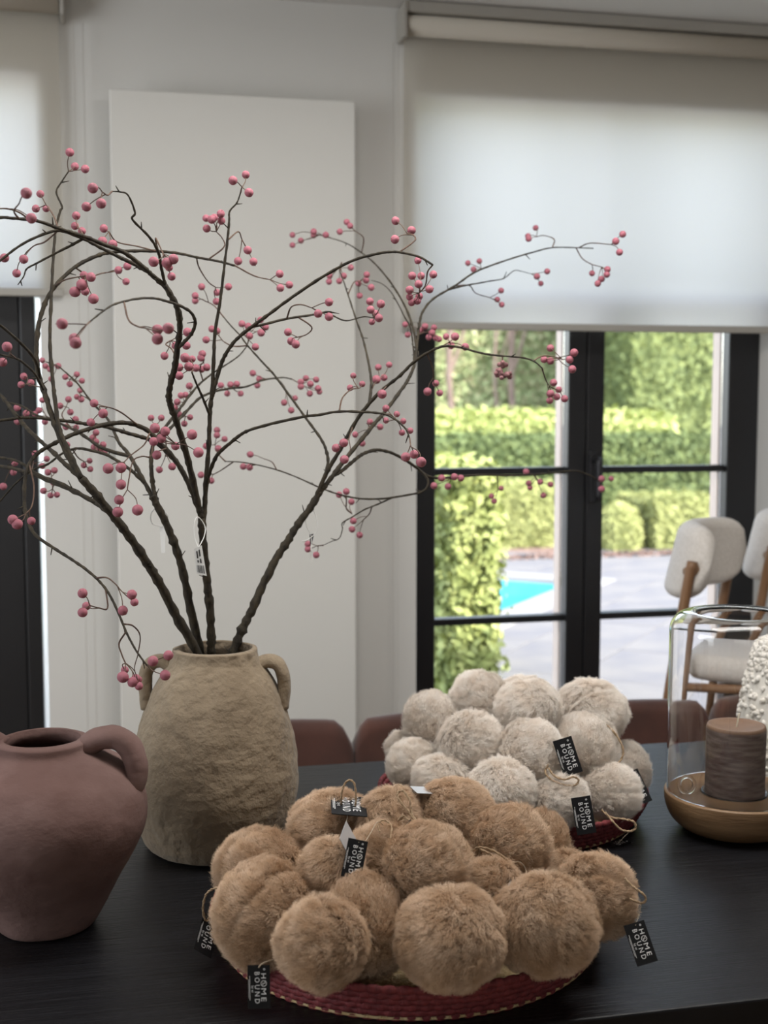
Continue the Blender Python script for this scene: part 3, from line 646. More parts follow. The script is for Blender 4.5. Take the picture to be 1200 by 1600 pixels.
cl('C2', [(46, 725), (53, 760), (50, 790), (40, 803)], [(20, 812, 8), (27, 819, 8.4), (49, 814, 6.5)])
cl('E2', [(25, 560), (15, 552)], [(11, 542, 8), (4, 566, 7.2)])
cl('A1', [(66, 605), (55, 603), (42, 600)], [(37, 588, 5.6), (33, 601, 5.5), (48, 598, 5.6)])
cl('B1', [(97, 577), (88, 570)], [(66, 563, 4.7), (71, 572, 4.8), (78, 577, 4.7), (91, 572, 5.1), (80, 592, 4.6)])
cl('B1', [(120, 598), (110, 592)], [(102, 589, 4.8), (120, 585, 4.8), (128, 595, 4.6), (109, 600, 5)])
cl('B1', [(140, 626), (128, 618)], [(125, 610, 4.4), (120, 620, 4.6), (127, 624, 5)])
cl('B4', [(110, 670), (97, 650), (103, 636)], [(107, 624, 5.2), (94, 634, 5.2), (110, 644, 5.2)])
cl('C2', [(215, 665), (190, 645), (172, 637), (155, 635)], [(147, 630, 6.7), (161, 646, 7.4), (142, 660, 6.5)])
cl('B4', [(50, 645), (42, 640)], [(41, 646, 5.4), (27, 637, 5.6), (28, 658, 6)])
cl('B4', [(85, 658), (72, 650)], [(61, 641, 5.2), (66, 625, 4.7), (70, 659, 5), (55, 647, 5)])
cl('B4', [(128, 680), (118, 668)], [(118, 655, 5.2), (103, 667, 5.2), (119, 668, 4.8)])
cl('B3', [(150, 706), (150, 697)], [(150, 676, 5.3), (145, 684, 5.3), (150, 690, 5.3), (161, 695, 5.3), (147, 699, 5.3), (155, 703, 5.2), (163, 706, 5.2)])
cl('B3', [(95, 710), (105, 702)], [(105, 695, 4.8)])
cl('A3', [(50, 740), (52, 724)], [(55, 709, 5.2), (73, 717, 4.8), (66, 728, 5.2)])
cl('A3', [(15, 731), (18, 730)], [(23, 723, 5.6), (21, 738, 5.2), (5, 760, 5.7)])
cl('A3', [(85, 755), (80, 745)], [(85, 735, 5.2), (75, 738, 5.2)])
cl('A3', [(100, 761), (85, 758), (82, 764)], [(83, 754, 4.8), (68, 767, 5.2), (79, 774, 4.8), (89, 773, 4.8)])
cl('B3', [(113, 702), (122, 715), (133, 722)], [(131, 727, 4.9), (140, 720, 4.6), (141, 733, 4.8)])
# shrivelled cluster hanging from the right branch
q, d, br = STEMS['D1']; k = int(np.argmin(np.hypot(q[:, 0]-787, q[:, 1]-556))); dd = float(d[k]); root = BR['D']
mb = MB(); top = P(*q[k], dd); low = P(785, 570, dd)
mb.add(tube_data(local(root, [top, (top+low)/2, low]), [.0014, .0012, .001], 6)); tw = ob('twig', mb.mesh('twig'), M['twig'], root)
DB = berry_mesh(9); DB.materials.append(M['dried'])
for i in range(20):
    a = random.uniform(-1, 1); b = random.random()
    c = P(785+a*(5+10*b), 567+24*b+random.uniform(-2, 2), dd+random.uniform(-.012, .012))
    o = ob('dried_berry', DB, None, tw, c-root.location); r = random.uniform(.0034, .0046); o.scale = (r, r*.85, r*1.1); o.rotation_euler = (random.random()*6, random.random()*6, 0)

# price tags on the stems
def quad_card(root, corners, th, mt, name='price_tag', parent=None):
    a, b, c, e = [Vector(p)-root.location for p in corners]; n = (b-a).cross(e-a).normalized()
    vs = [a, b, c, e]+[p+n*th for p in (a, b, c, e)]
    fs = [(3, 2, 1, 0), (4, 5, 6, 7), (0, 1, 5, 4), (1, 2, 6, 5), (2, 3, 7, 6), (3, 0, 4, 7)]
    return ob(name, mesh_of(name, vs, fs, False), mt, parent or root), n
root = BR['C']; cs = [P(303, 858, 2.05), P(315, 852, 2.05), P(323, 900, 2.05), P(307, 896, 2.05)]
t, n = quad_card(root, cs, .0006, M['white']); t['label'] = 'white barcode price tag'
a, b, c, e = [Vector(p)-root.location for p in cs]
if n.dot(EYEV-Vector(cs[0])) < 0: n = -n
def tagpt(u, v): return (a+(b-a)*u)+((e+(c-e)*u)-(a+(b-a)*u))*v
mb = MB()
def bar(u0, u1, v0, v1):
    p = [tagpt(u0, v0), tagpt(u1, v0), tagpt(u1, v1), tagpt(u0, v1)]; o = n*.0012
    mb.add(([q+o for q in p], [(0, 1, 2, 3)]))
u = .12
while u < .86: w = random.choice((.03, .05, .08)); bar(u, u+w, .66, .94); u += w+random.choice((.03, .05))
for u0, v0, v1 in ((.25, .12, .40), (.55, .10, .34), (.25, .46, .56), (.55, .42, .58)): bar(u0, u0+.16, v0, v1)
ob('barcode', mb.mesh('barcode', False), M['ink'], t)
v, f = tube_data(local(root, [P(*p) for p in crom([(310, 856, 2.045), (304, 838, 2.05), (304, 815, 2.05), (310, 808, 2.06), (320, 822, 2.07), (319, 838, 2.06), (310, 856, 2.045)], 6)]), .0007, 5)
ob('tie', mesh_of('tie', v, f), M['plastic'], root)
root = BR['B']; t, n = quad_card(root, [P(249, 822, 2.32), P(259, 820, 2.32), P(258, 864, 2.32), P(252, 864, 2.32)], .0006, M['white'])
t['label'] = 'small blank price tag seen at an angle'
v, f = tube_data(local(root, [P(*p) for p in crom([(253, 823, 2.32), (238, 818, 2.28), (236, 803, 2.2), (246, 794, 2.06), (262, 806, 2.2), (255, 823, 2.32)], 6)]), .0009, 5)
ob('tie', mesh_of('tie', v, f), M['plastic'], root)
root = BR['D']; t, n = quad_card(root, [P(484, 835, 2.2), P(491, 834, 2.22), P(487, 852, 2.21), P(485, 850, 2.2)], .0006, M['black'])
t['label'] = 'small folded black tag'
t2, n = quad_card(root, [P(485, 862, 2.2), P(489, 862, 2.21), P(489, 878, 2.21), P(484, 876, 2.2)], .0006, M['white'])
v, f = tube_data(local(root, [P(*p) for p in crom([(486, 862, 2.2), (486, 838, 2.205), (479, 822, 2.2), (478, 808, 2.2), (488, 796, 2.2), (495, 812, 2.2), (493, 832, 2.2), (480, 844, 2.2), (472, 846, 2.2)], 6)]), .0008, 5)
ob('tie', mesh_of('tie', v, f), M['plastic'], root)


# ------------------------------------------------------------------ red raffia baskets
def basket(loc, rb, rt, h, label):
    t = empty('raffia_basket', loc, label, 'basket', 'red coiled baskets on the table')
    n = 6; cr = h/n*.56
    v, f = lathe([(0, .002), (rb*.5, .002), (rb-.004, .003), (rb-.004, .009), (rb*.5, .008), (0, .008)], 64); ob('base', mesh_of('base', v, f), M['straw'], t)
    NT = 450
    for i in range(n):
        u = i/(n-1); rr = rb+(rt-rb)*u**.8; z = cr*.9+(h-2*cr)*u
        vs, fs, S = [], [], 10
        for a in range(NT):
            th = 2*math.pi*a/NT; wob = .0012*noise.noise(Vector((math.cos(th)*4, math.sin(th)*4, i*3.1)))
            bump_ = 1+(.13 if (a+2*(i % 2)) % 5 < 3 else -.17)+.05*noise.noise(Vector((a*.9, i*5.0, 0)))
            for k in range(S):
                p = 2*math.pi*k/S; c = cr*bump_
                vs.append(((rr+wob+math.cos(p)*c*.8)*math.cos(th), (rr+wob+math.cos(p)*c*.8)*math.sin(th), z+wob+math.sin(p)*c*1.05))
        for a in range(NT):
            b = (a+1) % NT
            for k in range(S): k2 = (k+1) % S; fs.append((a*S+k, b*S+k, b*S+k2, a*S+k2))
        ob('coil', mesh_of('coil', vs, fs), M['red'], t)
    v, f = lathe([(rb+.001, .0005), (rb+.004, .0025), (rb+.0035, .006), (rb-.002, .004)], 96, True)
    e = ob('straw_edge', mesh_of('straw_edge', v, f), M['straw'], t); e['label'] = 'straw coloured bottom edge'
    return t
basket((.419, 1.688, .75), .255, .273, .052, 'red coiled raffia basket in front, heaped with tan fur balls')
basket((.727, 2.155, .75), .214, .240, .052, 'smaller red coiled raffia basket behind, heaped with cream fur balls')

# ------------------------------------------------------------------ fur balls with twine loops and black swing tags
def text_mesh(body, size, spacing=1.0):
    c = bpy.data.curves.new('letters', 'FONT'); c.body = body; c.size = size; c.space_character = spacing; c.resolution_u = 2; c.align_x = 'LEFT'
    o = bpy.data.objects.new('letters', c); COL.objects.link(o); dg = bpy.context.evaluated_depsgraph_get(); dg.update()
    me = bpy.data.meshes.new_from_object(o.evaluated_get(dg)); bpy.data.objects.remove(o); bpy.data.curves.remove(c); return me
def card_print():
    """white print of the swing tag: the lines run down the card"""
    vs, fs = [], []
    def put(me, x0, y0, fit=None):
        X = [v.co.x for v in me.vertices]; w0, w1 = min(X), max(X); s = fit/(w1-w0) if fit else 1
        o = len(vs)
        for v in me.vertices: vs.append((x0+v.co.y, y0-(v.co.x-w0)*s, .0012))
        for p in me.polygons: fs.append(tuple(i+o for i in p.vertices))
        bpy.data.meshes.remove(me)
    put(text_mesh('H', .0095), .0033, -.0105, .0062); put(text_mesh('ME', .0095, 1.35), .0033, -.0295, .0165)
    put(text_mesh('BOUND', .0095, 1.5), -.0052, -.0085, .0400)
    put(text_mesh('by et', .0048, 1.1), -.0096, -.026, .0085)
    def ring(cx, cy, r, w):
        o = len(vs); n = 20
        for k in range(n):
            a = 2*math.pi*k/n
            for q in (r, r-w): vs.append((cx+q*math.cos(a), cy+q*math.sin(a), .0012))
        for k in range(n): j = (k+1) % n; fs.append((o+2*k, o+2*j, o+2*j+1, o+2*k+1))
    def strip(x0, y0, x1, y1, w):
        a = Vector((x0, y0, .0012)); b = Vector((x1, y1, .0012)); s = (b-a).cross(Vector((0, 0, 1))).normalized()*w/2
        o = len(vs); vs.extend([tuple(a+s), tuple(b+s), tuple(b-s), tuple(a-s)]); fs.append((o, o+1, o+2, o+3))
    ring(.0066, -.0232, .0040, .0007); strip(.0040, -.0260, .0098, -.0200, .0006); strip(.0066, -.0232, .0092, -.0232, .0005); strip(.0053, -.0247, .0053, -.0215, .0005)
    strip(-.0118, -.0135, -.0118, -.0445, .0005); strip(-.0131, -.0175, -.0131, -.0420, .0004)
    ring(.0075, -.0050, .0013, .0006)
    return mesh_of('lettering', vs, fs, False)
PRINT = card_print(); PRINT.materials.append(M['print'])
bm = bmesh.new(); bm_box(bm, -.0148, .0148, -.0555, 0, -.0003, .0004); CARD = bm_mesh(bm, 'tag')
CARD.materials.append(M['card']); CARD.materials.append(M['cardback'])
def swing_tag(root, top, bot, roll=0, tilt=0, back=False, mirror=False):
    a, b = P(*top), P(*bot); L = (b-a); n = (EYEV-a).normalized(); yv = -L.normalized()
    xv = yv.cross(n).normalized(); zv = xv.cross(yv)
    m = Matrix((xv, yv, zv)).transposed().to_4x4(); s = L.length/.0555
    m = m @ Matrix.Rotation(roll, 4, 'Y')
    m.translation = a-root.location
    me = CARD
    o = ob('tag', me, None, root); o.matrix_local = m @ Matrix.Scale(s, 4)
    if back: o.data = CARDB
    else: ob('lettering', PRINT, None, o)
    return o
CARDB = CARD.copy(); CARDB.materials.clear(); CARDB.materials.append(M['cardback'])
def twine(root, px, r=.0013, name='hanging_loop', mt='twine'):
    pts = [P(*q) for q in crom(px, 7)]; loc = local(root, pts)
    if mt == 'string': v, f = tube_data(loc, r, 5); ob(name, mesh_of(name, v, f), M[mt], root); return
    mb = MB()                                                # two plies twisted round each other
    for ph in (0, math.pi):
        q = []
        for i, p in enumerate(loc):
            t = (loc[min(i+1, len(loc)-1)]-loc[max(i-1, 0)]).normalized(); s = t.orthogonal().normalized(); u = t.cross(s)
            g = i*.95+ph; q.append(p+(s*math.cos(g)+u*math.sin(g))*r*.55)
        mb.add(tube_data(q, r*.8, 6, .15))
    ob(name, mb.mesh(name), M[mt], root)

def ball_mesh(r, seed, crease, squash):
    bm = bmesh.new(); bmesh.ops.create_icosphere(bm, subdivisions=5, radius=1)
    o = Vector((seed*5.3, seed*2.9, seed*1.7)); rs = random.Random(seed)
    ax = Vector((rs.uniform(-1, 1), rs.uniform(-1, 1), rs.uniform(-.2, .6))).normalized()
    for v in bm.verts:
        p = v.co.copy(); k = 1+.085*noise.noise(p*1.3+o)+.045*noise.noise(p*3.0+o)
        c = p.dot(ax); top = max(0, p.z*.8+.35)
        k -= crease*math.exp(-(c/.10)**2)*top
        c2 = p.dot(ax.cross(Vector((0, 0, 1))).normalized())+.35
        k -= .5*crease*math.exp(-(c2/.12)**2)*max(0, p.y*-.6+.3)
        v.co = p*k*r
        v.co.z *= squash
    return bm_mesh(bm, 'fur_ball', True)
def fur(o, mt, r, count, length, seed):
    o.data.materials.append(M[mt]); md = o.modifiers.new('fur', 'PARTICLE_SYSTEM'); ps = o.particle_systems[0]; s = ps.settings
    ps.seed = seed; s.type = 'HAIR'; s.count = count; s.use_advanced_hair = True; s.hair_step = 4
    s.emit_from = 'FACE'; s.distribution = 'RAND'; s.use_emit_random = True; s.use_even_distribution = True
    s.normal_factor = length*.185; s.tangent_factor = length*.30; s.tangent_phase = (seed % 7)/3.5-1; s.object_align_factor = (0, 0, 0)
    s.factor_random = length*.09
    s.child_type = 'INTERPOLATED'; s.rendered_child_count = 13; s.child_percent = 13; s.child_length = 1; s.child_length_threshold = 0
    s.clump_factor = .38; s.clump_shape = -.2; s.roughness_1 = .004; s.roughness_1_size = .6; s.roughness_2 = .006; s.roughness_2_size = .5; s.roughness_endpoint = .004; s.roughness_end_shape = 1
    s.root_radius = 1.0; s.tip_radius = .25; s.radius_scale = .00045; s.use_close_tip = False; s.shape = 0; s.render_step = 3; s.display_step = 2
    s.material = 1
def pompom(x, y, rp, d, kind, label, seed, squash=1.0):
    r = rp*d/FPX; c = P(x, y, d); h = .0092 if kind == 'tan' else .0095
    t = empty('fur_ball', c, label, 'ornament', 'tan fur balls in the front basket' if kind == 'tan' else 'cream fur balls in the back basket')
    o = ob('plush', ball_mesh(r-h*.62, seed, .15 if seed % 3 else .05, squash), None, t)
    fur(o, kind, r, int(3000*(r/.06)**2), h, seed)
    return t
TAN = [(1, 417, 1432, 85, 1.625, 1.0, 'tan fur ball at the left front of the front basket, tag hanging below it'),
 (2, 503, 1473, 72, 1.515, .95, 'lumpy tan fur ball bulging over the front basket rim, second from left'),
 (3, 703, 1464, 88, 1.541, .88, 'largest tan fur ball at the front centre of the front basket'),
 (4, 852, 1443, 83, 1.582, .93, 'smooth tan fur ball at the right front of the front basket'),
 (5, 930, 1398, 65, 1.698, 1.0, 'tan fur ball furthest right in the front basket, tag dangling over the table'),
 (6, 668, 1350, 67, 1.620, .95, 'two-lobed tan fur ball sitting on top of the largest front one'),
 (7, 568, 1450, 73, 1.590, 1.15, 'tan fur ball wedged between the lumpy one and the largest one, pale tuft on top'),
 (8, 405, 1358, 70, 1.731, .85, 'tan fur ball at the far left of the front basket beside the brown vase'),
 (9, 517, 1297, 68, 1.802, .90, 'tan fur ball at the back left of the pile with an upright twine loop'),
 (10, 520, 1360, 53, 1.645, .95, 'small dark tan fur ball in the hollow behind the left front ones'),
 (11, 612, 1284, 54, 1.770, 1.0, 'tan fur ball left of the topmost one, beneath a twine bow'),
 (12, 710, 1273, 64, 1.792, .88, 'topmost tan fur ball of the front pile, in front of the cream ones'),
 (13, 798, 1322, 63, 1.734, 1.0, 'tan fur ball right of the topmost one with a twine knot lying on it'),
 (14, 843, 1312, 46, 1.834, 1.0, 'tan fur ball half hidden behind the right side of the pile, near the cream basket'),
 (15, 597, 1340, 55, 1.691, 1.0, 'tan fur ball behind the printed upright tag in the middle of the pile'),
 (16, 765, 1392, 53, 1.655, 1.0, 'tan fur ball squeezed between the two-lobed and the right front one'),
 (17, 884, 1362, 36, 1.780, 1.0, 'small tan fur ball peeping out above the rightmost one')]
CREAM = [(1, 677, 1128, 47, 2.267, 1.0, 'cream fur ball high on the left of the cream pile'),
 (2, 750, 1090, 45, 2.276, .90, 'cream fur ball at the very top of the cream pile, left of the summit pair'),
 (3, 817, 1118, 62, 2.330, 1.0, 'cream fur ball just peeping out behind the summit of the cream pile'),
 (4, 823, 1107, 50, 2.225, .90, 'cream fur ball at the summit of the cream pile, centre'),
 (5, 924, 1112, 57, 2.330, .90, 'large cream fur ball at the upper right of the cream pile'),
 (6, 737, 1161, 50, 2.184, 1.0, 'cream fur ball in the middle of the pile, left of centre'),
 (7, 830, 1178, 52, 2.150, 1.0, 'cream fur ball at the centre of the pile under the summit'),
 (8, 912, 1168, 54, 2.225, .95, 'cream fur ball right of centre carrying a printed black tag'),
 (9, 648, 1197, 43, 2.212, .95, 'cream fur ball at the left edge of the cream pile near the table'),
 (10, 632, 1170, 28, 2.290, 1.0, 'small cream fur ball showing at the far left edge behind the others'),
 (11, 690, 1217, 45, 2.145, .85, 'small cream fur ball low on the left above the tan pile'),
 (12, 783, 1235, 53, 2.088, .95, 'cream fur ball low in the centre just above the tan pile'),
 (13, 873, 1250, 46, 2.105, .95, 'cream fur ball low at the right front, tag hanging over the red rim'),
 (14, 955, 1238, 46, 2.170, .95, 'cream fur ball at the right rim with a twine loop over the basket edge'),
 (15, 976, 1203, 40, 2.320, 1.05, 'cream fur ball furthest right, behind the rim with a tag at its side')]
TB = {n: pompom(x, y, r, d, 'tan', lb, n, sq) for n, x, y, r, d, sq, lb in TAN}
CB = {n: pompom(x, y, r, d, 'cream', lb, 20+n, sq) for n, x, y, r, d, sq, lb in CREAM}

swing_tag(TB[1], (404, 1508, 1.505), (405, 1576, 1.50), -.15)
twine(TB[1], [(428, 1500, 1.53), (418, 1502, 1.51), (408, 1507, 1.505), (404, 1512, 1.503)], .0008, 'tag_string', 'string')
swing_tag(TB[8], (332, 1432, 1.70), (316, 1490, 1.66), .5)
twine(TB[8], [(350, 1388, 1.67), (335, 1388, 1.67), (322, 1398, 1.675), (317, 1420, 1.68), (322, 1440, 1.69), (328, 1430, 1.69), (334, 1408, 1.69), (345, 1392, 1.68)])
swing_tag(TB[15], (560, 1312, 1.595), (548, 1372, 1.585), .0)
twine(TB[15], [(600, 1290, 1.68), (590, 1284, 1.66), (580, 1300, 1.64), (570, 1315, 1.60), (560, 1316, 1.594)], .0005, 'tag_string', 'string')
swing_tag(TB[15], (636, 1294, 1.69), (607, 1322, 1.64), 1.25)
twine(TB[15], [(594, 1300, 1.65), (590, 1286, 1.66), (602, 1282, 1.67), (612, 1292, 1.66), (609, 1315, 1.64), (604, 1335, 1.625)], .0009)
swing_tag(TB[9], (543, 1244, 1.80), (546, 1274, 1.71), .2)
bk = swing_tag(TB[10], (550, 1300, 1.66), (540, 1328, 1.60), .75, back=True); bk['label'] = 'pale shiny back of a tag'
twine(TB[9], [(534, 1268, 1.76), (533, 1245, 1.75), (538, 1226, 1.75), (546, 1219, 1.75), (554, 1226, 1.75), (556, 1250, 1.75), (552, 1266, 1.755), (540, 1272, 1.745), (530, 1268, 1.75)])
twine(TB[9], [(541, 1262, 1.742), (543, 1275, 1.72), (541, 1290, 1.70), (547, 1301, 1.66)], .0008, 'tag_string', 'string')
twine(TB[11], [(652, 1288, 1.69), (640, 1270, 1.70), (625, 1252, 1.705), (621, 1240, 1.71), (630, 1236, 1.71), (640, 1250, 1.705), (643, 1270, 1.70), (650, 1285, 1.69), (632, 1278, 1.70), (622, 1282, 1.70), (630, 1274, 1.70)])
twine(TB[12], [(640, 1240, 1.79), (622, 1238, 1.79), (616, 1230, 1.79), (624, 1227, 1.79), (632, 1233, 1.79), (645, 1242, 1.79)])
bk = swing_tag(TB[12], (652, 1229, 1.80), (664, 1240, 1.76), .9, back=True); bk['label'] = 'pale shiny back of a tag'
twine(TB[13], [(735, 1330, 1.69), (750, 1324, 1.67), (770, 1329, 1.665), (792, 1343, 1.662), (796, 1351, 1.662), (785, 1349, 1.663), (765, 1334, 1.668), (748, 1326, 1.675)])
twine(TB[13], [(794, 1349, 1.661), (812, 1347, 1.66), (822, 1360, 1.655), (820, 1376, 1.64), (808, 1376, 1.64), (797, 1362, 1.655), (794, 1350, 1.661)], .0004, 'tag_string', 'string')
bk = swing_tag(TB[13], (812, 1374, 1.645), (806, 1398, 1.60), .2, back=True); bk['label'] = 'pale back of a tag tucked between two balls'
swing_tag(TB[5], (990, 1442, 1.63), (1012, 1506, 1.61), .12)
twine(TB[5], [(976, 1372, 1.66), (990, 1386, 1.65), (1004, 1396, 1.64), (1009, 1405, 1.64), (1004, 1411, 1.64), (992, 1408, 1.64), (984, 1404, 1.645)])
twine(TB[5], [(1002, 1411, 1.64), (1000, 1425, 1.638), (995, 1440, 1.632), (993, 1446, 1.628)], .0004, 'tag_string', 'string')

swing_tag(CB[8], (878, 1154, 2.105), (896, 1210, 2.095), .1)
twine(CB[8], [(920, 1122, 2.24), (940, 1128, 2.22), (960, 1145, 2.20), (973, 1168, 2.19), (971, 1186, 2.185), (958, 1198, 2.18)], .0016)
twine(CB[7], [(856, 1195, 2.10), (852, 1206, 2.09), (860, 1217, 2.08), (880, 1226, 2.07), (898, 1227, 2.07), (904, 1219, 2.07), (896, 1214, 2.07), (882, 1218, 2.07), (866, 1212, 2.08), (857, 1200, 2.09)], .0014)
swing_tag(CB[13], (907, 1245, 2.03), (917, 1303, 2.02), .15)
swing_tag(CB[15], (983, 1206, 2.235), (1006, 1256, 2.21), .1)
twine(CB[14], [(940, 1266, 2.10), (955, 1277, 2.07), (975, 1280, 2.06), (990, 1284, 2.05), (993, 1294, 2.05), (984, 1299, 2.05), (970, 1296, 2.055), (958, 1284, 2.06), (946, 1270, 2.09)], .0016)
twine(CB[14], [(985, 1298, 2.05), (975, 1308, 2.06), (966, 1318, 2.08)], .0007, 'tag_string', 'string')
def flat_tag(root, px, py, ang):
    p = onz(px, py, .7515); o = ob('tag', CARD, None, root); o.location = p-root.location; o.rotation_euler = (.10, 0, ang)
    ob('lettering', PRINT, None, o)
flat_tag(CB[14], 978, 1312, R(-70))


# ------------------------------------------------------------------ glass lantern on an oak bowl, candle, boucle ornament
LC = Vector((1.078, 1.988, .75))
bw = empty('oak_bowl', LC, 'turned round oak base of the glass lantern standing on the table', 'candle holder')
v, f = lathe([(0, 0)]+smooth_profile([(.066, 0), (.088, .004), (.108, .020), (.118, .042), (.1205, .062), (.119, .066)], 7)+[(.113, .0675), (.112, .066), (.060, .0655), (.056, .0635), (.055, .045), (0, .044)], 96)
ob('bowl', mesh_of('bowl', v, f), M['oak'], bw)
v, f = lathe([(0, .0441), (.0535, .0441), (.0540, .0443), (.0544, .0448), (.0549, .0640), (.0560, .0648), (.0565, .0655), (.0555, .0668), (.0540, .0660), (.0532, .0645), (.0527, .0475), (.0520, .0466), (.0510, .0464), (0, .0464)], 64)
ob('glass_dish', mesh_of('glass_dish', v, f), M['glass'], bw)
a = YAW+R(8); rc = Vector((-RT.x*.086, -RT.y*.086, 0))+Vector((-FW.x, -FW.y, 0)).normalized()*.012
ring_pts = [rc+Vector((RT.x*math.cos(t)*.0125, RT.y*math.cos(t)*.0125, .0815+math.sin(t)*.0145)) for t in np.linspace(0, 2*math.pi, 33)[:-1]]
v, f = tube_data(ring_pts, .0034, 10, closed=True); e = ob('ring_handle', mesh_of('ring_handle', v, f), M['glass'], bw); e['label'] = 'clear glass ring handle'
gl = empty('glass_cylinder', LC+Vector((0, 0, .0675)), 'clear glass cylinder with rounded shoulders and open top around the candle', 'lantern')
H = .316
pr = [(.1160, 0), (.1160, .0006)]+[(.1165, H*.2), (.1170, H*.5), (.1165, H-.035)]+[(.1165-.036*(1-math.cos(t)), H-.035+.033*math.sin(t)) for t in np.linspace(.15, math.pi/2, 10)]+[(.076, H-.0025), (.0725, H-.004), (.0705, H-.0065)]
th = .0032
pin = [(.0712, H-.0085), (.075, H-.0062)]+[(.1165-th-.036*(1-math.cos(t))*.98, H-.035+(.033-th)*math.sin(t)) for t in np.linspace(math.pi/2, .15, 10)]+[(.1165-th, H-.035), (.1170-th, H*.5), (.1165-th, H*.2), (.1160-th, .0006), (.1160-th, 0)]
v, f = lathe(pr+pin, 128, True); ob('glass_wall', mesh_of('glass_wall', v, f), M['glass'], gl)
cd = empty('pillar_candle', LC+Vector((0, 0, .0470)), 'mottled grey brown pillar candle inside the glass lantern', 'candle')
def candle_prof():
    return [(0, 0), (.046, 0), (.0500, .004), (.0510, .02), (.0505, .08), (.0510, .132), (.0490, .1375), (.043, .1365), (.030, .134), (0, .133)]
prf = []
for p0, p1 in zip(candle_prof()[:-1], candle_prof()[1:]):
    for k in range(8 if p1[1]-p0[1] > .01 else 2): u = k/(8 if p1[1]-p0[1] > .01 else 2); prf.append((p0[0]+(p1[0]-p0[0])*u, p0[1]+(p1[1]-p0[1])*u))
prf.append((0, .133)); v, f = lathe(prf, 96)
v = [Vector(q)*1+Vector((q[0], q[1], 0))*(.012*noise.noise(Vector((q[0]*30, q[1]*30, q[2]*160)))) for q in v]
me = mesh_of('wax', v, f); body = ob('wax', me, [M['wax'], M['waxtop']], cd)
me.polygons.foreach_set('material_index', [1 if p.center.z > .1315 else 0 for p in me.polygons])
v, f = tube_data(crom([(.0, 0, .128), (.002, 0, .140), (.004, 0, .150), (.006, 0, .157)], 4), .0013, 8); ob('wick', mesh_of('wick', v, f), M['wick'], cd)

# cream curly boucle ornament standing behind the lantern
bo = onz(1205, 1212, .75); bz = empty('boucle_cone', (1.335, 2.255, .75), 'cream curly bouclé cone at the right edge behind the glass lantern', 'ornament')
HB = .290
prof = smooth_profile([(.080, 0), (.098, .02), (.098, .07), (.090, .15), (.076, .215), (.064, .26), (.047, .285)], 6)
v, f = lathe([(0, 0)]+prof+[(0, HB)], 48); ob('body', mesh_of('body', v, f), M['boucle'], bz)
mb = MB(); pf = np.array(prof); ico = bmesh.new(); bmesh.ops.create_icosphere(ico, subdivisions=1, radius=1)
iv = [v.co.copy() for v in ico.verts]; jf = [tuple(v.index for v in q.verts) for q in ico.faces]; ico.free()
for i in range(1900):
    k = random.random()*(len(pf)-1); j = int(k); p = pf[j]+(pf[min(j+1, len(pf)-1)]-pf[j])*(k-j); th_ = random.random()*2*math.pi
    c = Vector((p[0]*math.cos(th_), p[0]*math.sin(th_), p[1])); s = random.uniform(.0035, .0070); st = random.uniform(.8, 1.7)
    rot = Matrix.Rotation(random.random()*6, 3, Vector((random.random()-.5, random.random()-.5, random.random()-.5)).normalized())
    mb.add(([c*1.0+rot @ Vector((q.x*s, q.y*s, q.z*s*st)) for q in iv], jf))
c = ob('curls', mb.mesh('curls'), M['boucle'], bz); c['kind'] = 'stuff'


# ------------------------------------------------------------------ upholstered counter stools by the garden door
def bar_stool(loc, face, label):
    """built facing +X, turned by `face`"""
    t = empty('counter_stool', loc, label, 'stool', 'upholstered stools by the garden door', rz=face)
    pts, n = [], 28
    for k in range(n+1):
        u = -1+2*k/n; a = u*R(60); e = math.sqrt(max(0, 1-abs(u)**7))*.93+.07
        pts.append((-.245*math.cos(a)+.06, .225*math.sin(a), -math.cos(a), math.sin(a), 1.055, e))
    v, f = cushion(rsec(.066, .205, .032, 6, -.22), pts)
    ob('backrest', mesh_of('backrest', v, f), M['stoolfab'], t)
    v, f = cushion(rsec(.37, .075, .033, 6), [(-.20+.40*k/14, 0, 0, 1, .775, math.sqrt(max(.05, 1-abs(-1+2*k/14)**6))) for k in range(15)])
    ob('seat', mesh_of('seat', v, f), M['stoolfab'], t)
    for s in (-1, 1):
        v, f = tube_data(crom([(-.235, s*.208, 0), (-.175, s*.214, .60), (-.125, s*.218, .95), (-.105, s*.218, 1.065)], 6), [.0145]*19, 10); ob('leg', mesh_of('leg', v, f), M['stoolwood'], t)
        v, f = tube_data([(.215, s*.19, 0), (.165, s*.17, .75)], [.013, .016], 10); ob('leg', mesh_of('leg', v, f), M['stoolwood'], t)
        v, f = tube_data([(-.118, s*.222, 1.035), (-.098, s*.185, 1.045)], [.016, .019], 12); ob('peg', mesh_of('peg', v, f), M['stoolwood'], t)
        v, f = tube_data([(-.185, s*.212, .52), (.18, s*.178, .52)], .011, 8); ob('stretcher', mesh_of('stretcher', v, f), M['stoolwood'], t)
        v, f = tube_data([(-.16, s*.214, .725), (.165, s*.17, .735)], .013, 8); ob('seat_rail', mesh_of('seat_rail', v, f), M['stoolwood'], t)
    v, f = tube_data([(.19, -.195, .30), (.19, .195, .30)], .011, 8); ob('footrest', mesh_of('footrest', v, f), M['stoolwood'], t)
    return t
bar_stool((1.765, 3.19, 0), R(-42), 'cream upholstered wooden stool with curved backrest left of the other, before the glass door')
bar_stool((2.152, 3.462, 0), R(-42), 'cream upholstered stool cut off by the right edge of the picture')


